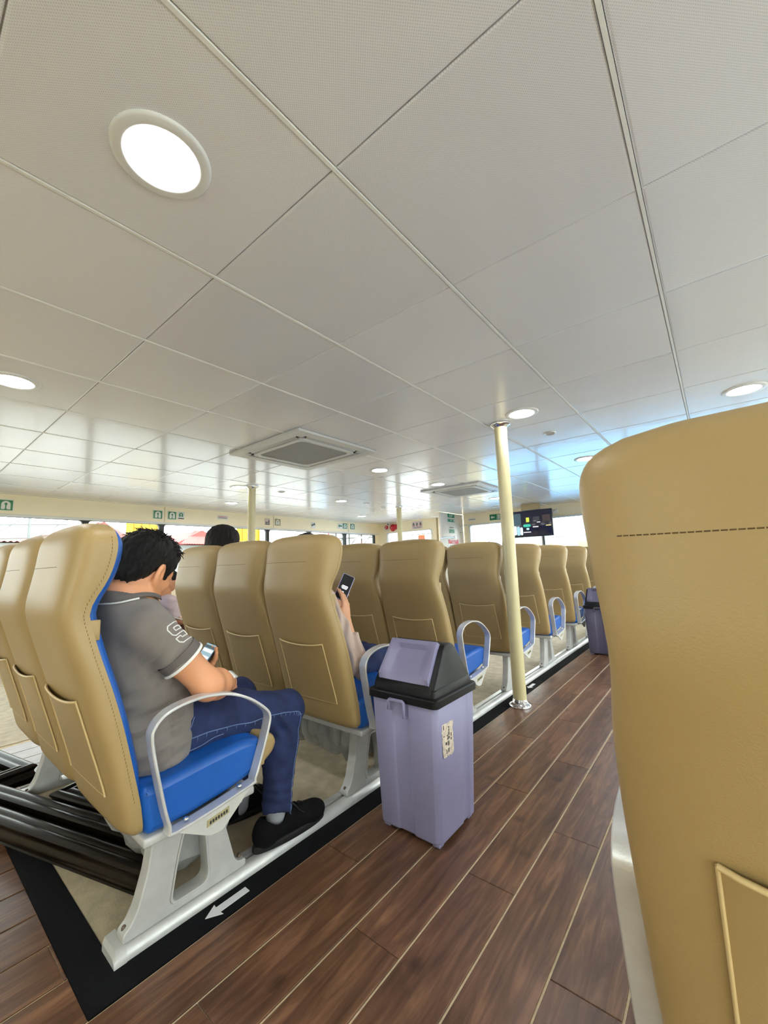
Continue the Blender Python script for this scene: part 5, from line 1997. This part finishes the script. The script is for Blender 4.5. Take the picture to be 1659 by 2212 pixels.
# face details
for sg in (-1, 1):
    g = G()
    P = [T(sg * (.018 + .030 * q), 0.091 - .008 * q * q - .002, 0.019 + .006 * math.sin(q * 2.6)) for q in np.linspace(0, 1, 8)]
    g.tube(sk.snap(P, 0.0005), [.002, .0032, .0036, .0036, .0034, .003, .0024, .0012], 6)
    obj('eyebrow', g.mesh('eyebrow', True), M_hair, man)
    me = G().tube(sk.snap([T(sg * (.020 + .024 * q), 0.094, 0.001 + .001 * math.sin(q * 3)) for q in np.linspace(0, 1, 7)], 0.0003), [.0006, .0014, .0017, .0018, .0017, .0014, .0006], 6).mesh('eyelid', True)
    obj('eyelid', me, M_hair, man)
obj('lips', G().tube(sk.snap([T(-.021 + .042 * q, 0.092, -0.063) for q in np.linspace(0, 1, 9)], 0.0), [.001, .003, .0042, .0046, .004, .0046, .0042, .003, .001], 6).mesh('lips', True), M_lip, man)

# hair : cap, thick on top, tapered to the nape, sideburn in front of the ear
hr = Sdf()
hr.ell(T(0, -0.010, 0.043), (.083, .104, .084), HR, 0.02)
hr.ell(T(0, 0.032, 0.083), (.060, .050, .034), HR, 0.03)
hr.ell(T(0, -0.055, -0.012), (.071, .052, .065), HR, 0.03)
for sg in (-1, 1):
    hr.cone(T(sg * .070, 0.024, 0.045), T(sg * .068, 0.030, -0.012), .013, .006, 0.012)
hr.ell(T(0, 0.108, -0.035), (.080, .080, .084), HR, 0.012, -1)          # face
for sg in (-1, 1):
    hr.ell(T(sg * .088, -0.004, -0.025), (.040, .030, .046), HR, 0.010, -1)   # round the ears
    hr.ell(T(sg * .075, -0.03, -0.085), (.05, .045, .05), HR, 0.02, -1)
hr.ell(T(0, -0.06, -0.115), (.09, .07, .045), HR, 0.02, -1)
hr.disp = lambda P: strands(P, hc, HR, 0.0030)
hair = obj('hair', hr.mesh('hair', 0.0035), M_hair, man)
g = G()
rh = random.Random(8)
for k in range(420):
    th, ph = rh.uniform(-PI, PI), rh.uniform(0.02, 1.15)
    p = T(.086 * math.sin(ph) * math.sin(th), -.005 + .106 * math.sin(ph) * math.cos(th), .045 + .086 * math.cos(ph))
    g1 = hr.grad(p)[0]
    q = hr.snap(p, -0.002, 4)[0]
    tg = vnorm(np.cross(g1, HR[:, 0]) * (1 if math.cos(th) > 0 else -1) + HR[:, 0] * rh.uniform(-.7, .7) * (1 if math.sin(th) > 0 else -1) + 1e-6)
    L = rh.uniform(.011, .020)
    g.tube([q, q + tg * L * .5 + g1 * .005, q + tg * L + g1 * rh.uniform(.0015, .006)], [.0018, .0015, .0004], 4, cap=False)
hs = obj('hair_strands', g.mesh('hair_strands', True), M_hair, hair)
hs['kind'] = 'stuff'

# polo shirt
ps = Sdf()
ps.ell((XM, .515, .78), (.180, .118, .165), None, 0.04)
ps.ell((XM, .555, .60), (.172, .140, .165), None, 0.06)
ps.ell((XM, .565, .50), (.200, .150, .125), None, 0.05)
ps.cone(neck0 + np.array([0, 0, -.03]), shR + np.array([-.01, 0, .0]), .068, .060, 0.05)
ps.cone(neck0 + np.array([0, 0, -.03]), shL, .068, .060, 0.05)
hemR = shR + (elR - shR) * .55 + np.array([0.004, 0, .0])
hemL = shL + (elL - shL) * .58
ps.tube(shR, hemR, .056, .0610, 0.03)
ps.tube(shL, hemL, .056, .0610, 0.03)
aR, aL = vnorm(elR - shR), vnorm(elL - shL)
ps.ell(neck0 + np.array([0, .03, .075]), (.075, .075, .06), None, 0.02, -1)
ps.slab(lambda P: np.maximum(.648 + .25 * np.abs(P[:, 0] - XM) * 0 - P[:, 1], P[:, 2] - .545), (-1.8, .6, .3), (-1.1, .85, .56), .012)
ps.slab(lambda P: P[:, 2] - .405, (-1.8, .3, .2), (-1.1, .9, .41), .006)


def shirt_folds(P):
    z, y, x = P[:, 2], P[:, 1], P[:, 0]
    arm = np.exp(-((P - (shR + np.array([.02, .03, -.10]))) ** 2).sum(1) / .006)
    low = np.clip((.72 - z) / .1, 0, 1)
    d = low * (.0042 * np.sin(z * 105 + y * 26 + 2 * np.sin(y * 18)) + .0025 * np.sin(z * 170 - y * 60))
    d += arm * .006 * np.sin(y * 130 - z * 95)
    d += .0022 * np.sin(z * 42 + x * 30 + y * 20)
    seam = np.exp(-((y - (.575 + (z - .6) * .05)) / .0035) ** 2) * low * (x > XM)
    d *= np.clip((.65 - y) / .05, .12, 1)
    return d + .004 * seam


ps.disp = shirt_folds
shirt = obj('polo_shirt', ps.mesh('polo_shirt', 0.0045), M_shirt, man)


def cuff_ring(c, ax, r, w_, th, name, m_, s, parent, n=40):
    a = vnorm(ax); u = vnorm(np.cross(a, (0, 0, 1.0))); v = np.cross(a, u)
    rows = []
    for t_, o in ((-w_ / 2, .0), (-w_ / 2, th), (w_ / 2, th), (w_ / 2, .0)):
        rows.append((t_, o))
    P = []
    for t_, o in rows + rows[:1]:
        q = np.array([c + a * t_ + (u * math.cos(k) + v * math.sin(k)) * (r + o) for k in np.linspace(0, 2 * PI, n, endpoint=False)])
        P.append(q)
    g = G().grid(np.array(P), closed_u=True)
    return obj(name, g.mesh(name, True, 50), m_, parent)


for hem, ax in ((hemR, aR), (hemL, aL)):
    # hem sits where the carved sleeve opening is
    cuff_ring(hem - ax * .001, ax, .0602, .008, .0062, 'sleeve_trim', M_trim, ps, shirt)
    cuff_ring(hem - ax * .018, ax, .0590, .026, .0042, 'sleeve_cuff', M_collar, ps, shirt)
# collar: folded band standing at the nape, open at the front
nseg = 36
P1 = []
ncol = vnorm(neck1 - neck0)
for lvl in range(6):
    row = []
    for k in range(nseg):
        a = -PI * .5 - PI * .84 + (PI * 1.68) * k / (nseg - 1)      # centred on the back (-y)
        cx_, sy_ = math.cos(a), math.sin(a)
        back = max(0, -sy_)
        r_, zz = [(.060, -.014), (.062, .018), (.066, .028), (.072, .024), (.082, .004), (.089, -.012)][lvl]
        p = neck0 + np.array([cx_ * r_ * 1.08, sy_ * r_ * .92 + .012, 0]) + np.array([0, .014, .0]) * (zz / .03)
        p[2] += .018 + zz * (0.75 + .45 * back) - .018 * (1 - back) * (lvl >= 3)
        row.append(p)
    P1.append(row)
P1 = np.array(P1)
# lay the fall of the collar on the shirt
for lvl in (4, 5):
    P1[lvl] = ps.snap(P1[lvl], .006 if lvl == 5 else .012, 4)
col = obj('collar', G().grid(P1).mesh('collar', True), M_collar, shirt)
so = col.modifiers.new('thick', 'SOLIDIFY'); so.thickness = .003
g = G().tube(ps.snap(P1[5][7:-7], .004, 4), .0035, 6)
obj('collar_trim', g.mesh('collar_trim', True), M_trim, shirt)

# outlined number 9 on the sleeve, laid on the cloth
def drape(P, off=.0006):
    # lay a flat outline on the cloth along one direction, so that it keeps its shape
    n_ = vnorm((.86, -.36, .36))
    P = np.array(P) + n_ * .05
    for _ in range(40):
        P = P - n_ * np.clip(ps.ev(P) - off, -.01, .01)[:, None] * .8
    return P


def stroke_number(outlines, centre, ux, uz, size, r=.0019):
    g = G()
    for lp in outlines:
        P = []
        m_ = len(lp)
        for i in range(m_):
            a, b = np.array(lp[i]), np.array(lp[(i + 1) % m_])
            for k in range(6):
                q = a + (b - a) * k / 6
                P.append(centre + ux * q[0] * size + uz * q[1] * size)
        P = drape(P)
        g.tube(P, r, 5, closed=True)
    return g


nine_o = [(-.30, -.50), (.30, -.50), (.42, -.38), (.42, .38), (.30, .50), (-.30, .50), (-.42, .38), (-.42, .08), (-.30, -.04), (.16, -.04), (.16, -.28), (-.16, -.28), (-.16, -.16), (-.42, -.16), (-.42, -.38)]
nine_i = [(-.16, .14), (.16, .14), (.16, .30), (-.16, .30)]
zax = -aR
nview = vnorm((.86, -.36, .36))
zax = vnorm(zax - nview * (zax @ nview))
uxn = vnorm(np.cross(zax, nview))
cn = shR + aR * .048 + np.array([.055, .030, .028])
nm = stroke_number([nine_o, nine_i], cn, uxn, vnorm(zax), .062)
obj('sleeve_number', nm.mesh('sleeve_number', True), M_trim, shirt)

# watch on the right wrist
wa = vnorm(wrR - elR)
wc = wrR - wa * .030
wt = cuff_ring(wc, wa, .0300, .014, .003, 'watch_strap', M_black, None, man)
out = vnorm(np.array([.80, -.30, .62]) - wa * (np.array([.80, -.30, .62]) @ wa))
Rw = np.stack([np.cross(out, wa), wa, out], 1)
me = remap(bbox('watch_case', (-.017, -.020, 0), (.017, .020, .010), .003), lambda c: Vector(wc + Rw @ np.array(c) + out * .029))
obj('watch_case', me, mat('white_watch_face', (0.8, 0.8, 0.8), 0.2, var=0.02), wt)
cuff_ring(wrR - wa * .012, wa, .0285, .006, .0025, 'wrist_band', M_black, None, man)

# jeans
hipR, hipL = np.array([-1.395, .60, .505]), np.array([-1.555, .60, .505])
knR, knL = np.array([-1.392, 1.055, .452]), np.array([-1.655, 1.010, .470])
anR, anL = np.array([-1.350, 0.985, .125]), np.array([-1.625, 1.010, .10])
js = Sdf()
js.ell((XM, .595, .505), (.168, .145, .080), None, 0.05)
for hip, kn, an in ((hipR, knR, anR), (hipL, knL, anL)):
    mid = hip * .45 + kn * .55 + np.array([0, 0, .012])
    js.chain([hip, mid, kn], [.080, .079, .068], 0.05)
    calf = kn * .62 + an * .38 + np.array([0, -.012, 0])
    js.chain([kn, calf, an], [.066, .062, .052], 0.035)
    a = vnorm(an - kn)
    js.cone(an + a * .055, an + a * .2, .075, .075, 0.003, -1)
    js.cone(an + a * .0, an + a * .2, .044, .046, 0.003, -1)


def jean_folds(P):
    d = np.zeros(len(P))
    for kn, an, hip in ((knR, anR, hipR), (knL, anL, hipL)):
        kb = kn + np.array([0, -.055, -.035])
        w1 = np.exp(-((P - kb) ** 2).sum(1) / .006)
        d += w1 * .0065 * np.sin((P[:, 1] * 120 + P[:, 2] * 95))
        w2 = np.exp(-((P - (an + np.array([0, 0, .05]))) ** 2).sum(1) / .004)
        d += w2 * .004 * np.sin(P[:, 2] * 190 + P[:, 1] * 40)
        hb = hip + np.array([0, .05, .05])
        w3 = np.exp(-((P - hb) ** 2).sum(1) / .008)
        d += w3 * .0025 * np.sin(P[:, 1] * 110 - P[:, 2] * 60)
    return d + .0018 * np.sin(P[:, 1] * 60 + P[:, 2] * 45 + P[:, 0] * 38)


js.disp = jean_folds
jeans = obj('jeans', js.mesh('jeans', 0.005), M_jean, man)
# outer side seam, with little puckers, from hip to knee to hem
for sg, hip, kn, an in ((1, hipR, knR, anR), (-1, hipL, knL, anL)):
    path = catmull([hip + np.array([sg * .09, -.01, .0]), hip * .5 + kn * .5 + np.array([sg * .08, 0, .010]), kn + np.array([sg * .07, -.03, .012]), kn + np.array([sg * .07, .022, -.025]), kn * .5 + an * .5 + np.array([sg * .062, .022, 0]), an + np.array([sg * .05, .02, -.03])], 14)
    P = js.snap(path, .0005, 8)
    obj('side_seam', G().tube(P, .0018, 5).mesh('side_seam', True), M_jeanl, jeans)
    g = G()
    for i in range(4, len(P) - 4, 2):
        nrm = js.grad(P[i])[0]
        tg = vnorm(P[i + 1] - P[i - 1])
        b = np.cross(nrm, tg) * sg
        b = b if b[2] < 0 or abs(b[2]) < .3 else -b
        g.tube(js.snap([P[i] + b * .002, P[i] + b * .008, P[i] + b * .014], .0002, 4), [.0014, .0012, .0003], 4, cap=False)
    pk = obj('seam_pucker', g.mesh('seam_pucker', True), M_jeanl, jeans)
    pk['kind'] = 'stuff'
    a = vnorm(an - kn)
# pocket edge
P = js.snap(catmull([hipR + np.array([.07, .06, .05]), hipR + np.array([.085, .03, .02]), hipR + np.array([.09, -.02, -.005])], 8), .0006, 8)
obj('pocket_stitch', G().tube(P, .0016, 5).mesh('pocket_stitch', True), M_jeanl, jeans)
P = js.snap(catmull([hipR + np.array([.09, -.01, -.06]), hipR + np.array([.09, .07, -.045]), hipR + np.array([.09, .15, -.032])], 8), .0006, 8)
obj('pocket_stitch', G().tube(P, .0016, 5).mesh('pocket_stitch', True), M_jeanl, jeans)

shoe(man, (-1.342, .880), (-1.322, 1.180), .037)
shoe(man, (-1.640, .92), (-1.615, 1.195), .002)
for an, kn, zz in ((anR, knR, .10), (anL, knL, .06)):
    s = Sdf().chain([an + np.array([0, 0, .03]), an + np.array([.006, -.012, -.045])], [.036, .036], 0.01)
    obj('sock', s.mesh('sock', .004), M_sock, man)


# phones
def phone(label, c, l, w_, L, W, case_m, scr, rows):
    l = vnorm(l); n = vnorm(np.cross(np.array(w_), l)); w_ = np.cross(l, n)
    Rm = np.stack([w_, l, n], 1)
    M4 = Matrix([list(Rm[i]) + [c[i]] for i in range(3)] + [[0, 0, 0, 1]])
    body = plate2('phone', [round_poly(rect(-W / 2, -L / 2, W / 2, L / 2), .009, 4)], .0095, .003)
    o = obj('phone', body, case_m)
    o.matrix_world = M4
    tag(o, label, 'phone')
    me = remap(plate2('screen', [round_poly(rect(-W / 2 + .003, -L / 2 + .003, W / 2 - .003, L / 2 - .003), .007, 4)], .0006), lambda q: Vector((q.x, q.y, q.z + .0052)))
    obj('screen', me, scr, o)
    for (x0, y0, x1, y1, mm) in rows:
        me = remap(plate2('screen_row', [rect(x0 * W, y0 * L, x1 * W, y1 * L)], .0004), lambda q: Vector((q.x, q.y, q.z + .0058)))
        obj('screen_row', me, mm, o)
    return o


S_blue = mat('phone_screen_pale_blue', (0.05, 0.06, 0.07), 0.15, emit=srgb(150, 180, 190), estr=0.42, var=0.05, vscale=30)
S_white = mat('phone_screen_white', (0.08, 0.08, 0.08), 0.15, emit=srgb(225, 238, 240), estr=0.5, var=0.03)
S_grey = mat('phone_screen_dim', (0.03, 0.03, 0.03), 0.15, emit=srgb(90, 110, 118), estr=0.3, var=0.05)
S_black = mat('phone_screen_black', (0.006, 0.006, 0.007), 0.08, emit=(0.01, 0.01, 0.012), estr=0.3, var=0.05)
phone('black phone with pale blue screen held by the man in the grey polo', np.array([-1.618, .826, .652]), (.06, .62, .80), (.985, .20, 0), .150, .072, M_black, S_blue,
      [(-.46, .36, .46, .44, S_grey), (-.42, .26, .42, .34, S_white), (-.42, .10, .40, .16, S_white), (-.46, .02, .2, .05, S_grey), (-.46, -.1, .3, -.06, S_grey), (-.46, -.34, .46, -.2, S_white)])


# ================================================================= other passengers
def passenger(label, x, y, z, sc, shirt_m, pants_m, hair_m, skin_m, head_f, long_hair, arms, res=0.006, hands=True, hood=None, tilt=.1, shoes=True, lean=0.0):
    """seated figure: x, y = seat centre and hip depth, z = seat height; arms = [(elbow, wrist, hand dir, palm normal, thumb side, curl)] in world axes"""
    o = np.array([x, y, z])
    A = lambda a, b, c: o + np.array([a, b, c]) * sc
    nk, hd = A(0, -.055 - lean, .52), A(0, .01 - lean, .68)
    R = frame_of(head_f, (0, tilt, 1))
    s = Sdf()
    Th = add_head(s, hd, R, sc * 1.0)
    s.cone(nk + np.array([0, 0, -.03]) * sc, Th(0, -.02, -.05), .05 * sc, .048 * sc, .03)
    s.ell(A(0, -.02 - lean * .7, .34), np.array([.14, .09, .16]) * sc, None, .04)
    sh = {1: A(.165, -.03 - lean, .44), -1: A(-.165, -.03 - lean, .44)}
    for sg in (1, -1):
        s.cone(nk, sh[sg], .045 * sc, .045 * sc, .05)
    for sg, (el, wr, hdv, pn, ts, cu) in zip((1, -1), arms):
        el, wr = np.array(el), np.array(wr)
        s.chain([sh[sg], el], [.043 * sc, .036 * sc], .03)
        s.chain([el, el * .6 + wr * .4, wr], [.036 * sc, .035 * sc, .022 * sc], .02)
        add_hand(s, wr, hdv, pn, ts, cu, (.4, .3), .92 * sc)
    body = obj('person', s.mesh('person', res), skin_m)
    tag(body, label, 'person')
    for sg in (-1, 1):
        obj('eyebrow', G().tube(s.snap([Th(sg * (.018 + .028 * q), 0.091 - .008 * q * q, 0.020 + .004 * math.sin(q * 2.6)) for q in np.linspace(0, 1, 6)], 0.0005), .0022 * sc, 5).mesh('eyebrow', True), hair_m, body)
        obj('eyelid', G().tube(s.snap([Th(sg * (.020 + .024 * q), 0.094, 0.001) for q in np.linspace(0, 1, 6)], 0.0003), .0014 * sc, 5).mesh('eyelid', True), hair_m, body)
    obj('lips', G().tube(s.snap([Th(-.02 + .04 * q, 0.092, -0.063) for q in np.linspace(0, 1, 7)], 0.0), .003 * sc, 5).mesh('lips', True), M_lip, body)
    h = Sdf()
    h.ell(Th(0, -0.014, 0.040), np.array([.088, .108, .088]) * sc, R, .02)
    h.ell(Th(0, -0.06, -0.02), np.array([.078, .060, .085]) * sc, R, .03)
    if long_hair:
        h.cone(Th(0, -.065, -.03), A(0, -.10, .44), .072 * sc, .060 * sc, .04, flat=((0, 1, 0), .55))
        for sg in (-1, 1):
            h.cone(Th(sg * .066, -.015, .02), Th(sg * .060, -.02, -.12), .028 * sc, .022 * sc, .03)
    h.ell(Th(0, 0.108, -0.045), np.array([.070, .080, .082]) * sc, R, .012, -1)
    if not long_hair:
        for sg in (-1, 1):
            h.ell(Th(sg * .09, -.002, -.03), np.array([.04, .03, .05]) * sc, R, .01, -1)
        h.ell(Th(0, -.06, -.125), np.array([.1, .08, .05]) * sc, R, .02, -1)
    h.disp = lambda P: strands(P, hd, R, .0028, 2.0)
    obj('hair', h.mesh('hair', 0.0045), hair_m, body)
    t = Sdf()
    t.ell(A(0, -.025 - lean * .7, .34), np.array([.165, .115, .18]) * sc, None, .04)
    t.ell(A(0, .02, .12), np.array([.165, .13, .14]) * sc, None, .05)
    for sg in (1, -1):
        t.cone(nk + np.array([0, 0, -.05]) * sc, sh[sg], .06 * sc, .056 * sc, .05)
    for sg, (el, wr, hdv, pn, ts, cu) in zip((1, -1), arms):
        el, wr = np.array(el), np.array(wr)
        if hood:       # loose long sleeves
            t.chain([sh[sg], el], [.062 * sc, .064 * sc], .03)
            end = el + (wr - el) * .52
            t.tube(el, end, .060 * sc, .046 * sc, .02)
            ax = vnorm(wr - el)
            # hanging fold of the loose cardigan
            t.chain([el + np.array([.01, -.02, -.0]), el + np.array([.015, .02, -.05]), el + np.array([.0, .06, -.075])], [.045 * sc, .035 * sc, .018 * sc], .02)
        else:
            end = sh[sg] + (el - sh[sg]) * .8
            t.tube(sh[sg], end, .055 * sc, .060 * sc, .03)
    t.ell(nk + np.array([0, .03, .06]) * sc, np.array([.066, .07, .05]) * sc, None, .015, -1)
    if hood:
        t.disp = lambda P: .005 * np.sin(P[:, 0] * 70 + P[:, 1] * 95 + 1.5 * np.sin(P[:, 2] * 30)) + .003 * np.sin(P[:, 1] * 150 - P[:, 2] * 40)
    else:
        t.disp = lambda P: .003 * np.sin(P[:, 2] * 80 + P[:, 0] * 40)
    obj('cardigan' if hood else 'shirt', t.mesh('shirt', res), shirt_m, body)
    j = Sdf()
    j.ell(A(0, .0, .06), np.array([.165, .14, .085]) * sc, None, .05)
    for sg in (1, -1):
        hp, kn, an = A(sg * .085, .02, .065), A(sg * .105, .44, .055), A(sg * .10, .40, -.33)
        j.chain([hp, hp * .4 + kn * .6 + np.array([0, 0, .01]), kn], [.085 * sc, .078 * sc, .064 * sc], .05)
        j.chain([kn, an], [.063 * sc, .048 * sc], .03)
        if shoes:
            shoe(body, (an[0], an[1] - .07), (an[0] + .01 * sg, an[1] + .165), .002 + .036 * (an[0] > -1.40 and an[0] < -1.3), 'shoe', .04, False)
    j.disp = lambda P: .002 * np.sin(P[:, 1] * 60 + P[:, 2] * 45)
    obj('trousers', j.mesh('trousers', res), pants_m, body)
    return body, A


M_card = mat('dusty_beige_cardigan', srgb(196, 172, 156), 0.95, var=0.08, vscale=20, bump=0.2, bscale=500, sheen=0.2)
M_pink = mat('pale_pink_cotton', srgb(226, 204, 208), 0.9, var=0.05, vscale=20)
M_navy = mat('dark_navy_cotton', (0.01, 0.012, 0.025), 0.9, var=0.1, vscale=20)
M_brownt = mat('dark_brown_cotton', srgb(84, 52, 38), 0.9, var=0.15, vscale=14)
M_tan = mat('faded_sage_cotton', srgb(120, 124, 112), 0.9, var=0.08, vscale=14)

yb = Y0 + ROW
# woman with the lilac phone, second row aisle seat
elW, wrW = np.array([-1.315, yb + .040, .590]), np.array([-1.378, yb + .060, .768])
elV, wrV = np.array([-1.70, yb + .09, .66]), np.array([-1.515, yb + .12, .79])
woman, AW = passenger('woman in a beige cardigan and jeans holding up a lilac phone, hidden by her seat', XA - .13, yb + .10, .445, .90, M_card, M_jean, M_hairb, M_skin2,
                      (-.1, 1, -.35), True,
                      [(elW, wrW, (-.16, .16, .97), (-.75, -.15, .2), 1, (.25, .35, .4, .5)), (elV, wrV, (.25, .25, .85), (.75, -.35, .1), -1, (.5, .5, .55, .6))],
                      0.0045, True, True, .3, True, .095)
cuff_ring(np.array(wrW) + np.array([0, 0, -.018]), (wrW - elW), .0245, .004, .002, 'bracelet', mat('gold_bracelet', srgb(220, 180, 120), 0.3, 0.8, var=0.05), None, woman)
S_text = mat('phone_text_white', (0.1, 0.1, 0.1), 0.3, emit=(0.75, 0.75, 0.75), estr=0.8, var=0.02)
M_lilac = mat('lilac_phone_case', srgb(188, 184, 226), 0.35, var=0.04)
ph = phone('lilac-cased phone with black screen held up beyond the second aisle seat', np.array([-1.435, yb + .112, .902]), (-.03, .55, .80), (.62, .72, -.45), .135, .062, M_lilac, S_black,
           [(-.22, .02, .26, .05, S_text), (-.26, -.03, .26, 0.0, S_text), (-.20, -.08, .22, -.05, S_text), (-.06, -.24, .08, -.18, S_text)])
# tall person with brown hair in the second row, window-side seat of the block
xk = XA - 2 * PITCH
pers2, A2 = passenger('person with short dark brown hair, only the back of the head above the second row', xk - .13, yb + .075, .470, 1.03, M_tan, M_navy, M_hairb, M_skin2, (-.15, 1, -.05), True,
                      [((xk + .24, yb + .15, .66), (xk + .10, yb + .32, .60), (-.6, .7, -.1), (-.2, -.2, -.9), 1, (.3, .3, .3, .3)),
                       ((xk - .24, yb + .15, .66), (xk - .10, yb + .32, .60), (.6, .7, -.1), (.2, -.2, -.9), -1, (.3, .3, .3, .3))], 0.007, True, None, .05)
# small child across the side aisle
xc = XB
pers3, A3 = passenger('small child in a pale pink top seen past the man\'s chin', xc + .055, yb + .225, .445, .72, M_pink, M_brownt, M_hair, M_skin, (.25, 1, -.30), False,
                      [((xc + .17, yb + .26, .60), (xc + .07, yb + .38, .56), (-.6, .7, 0), (-.3, -.2, -.9), 1, (.4, .4, .4, .4)),
                       ((xc - .11, yb + .26, .60), (xc - .03, yb + .38, .56), (.6, .7, 0), (.3, -.2, -.9), -1, (.4, .4, .4, .4))], 0.005, True, None, .25, False)
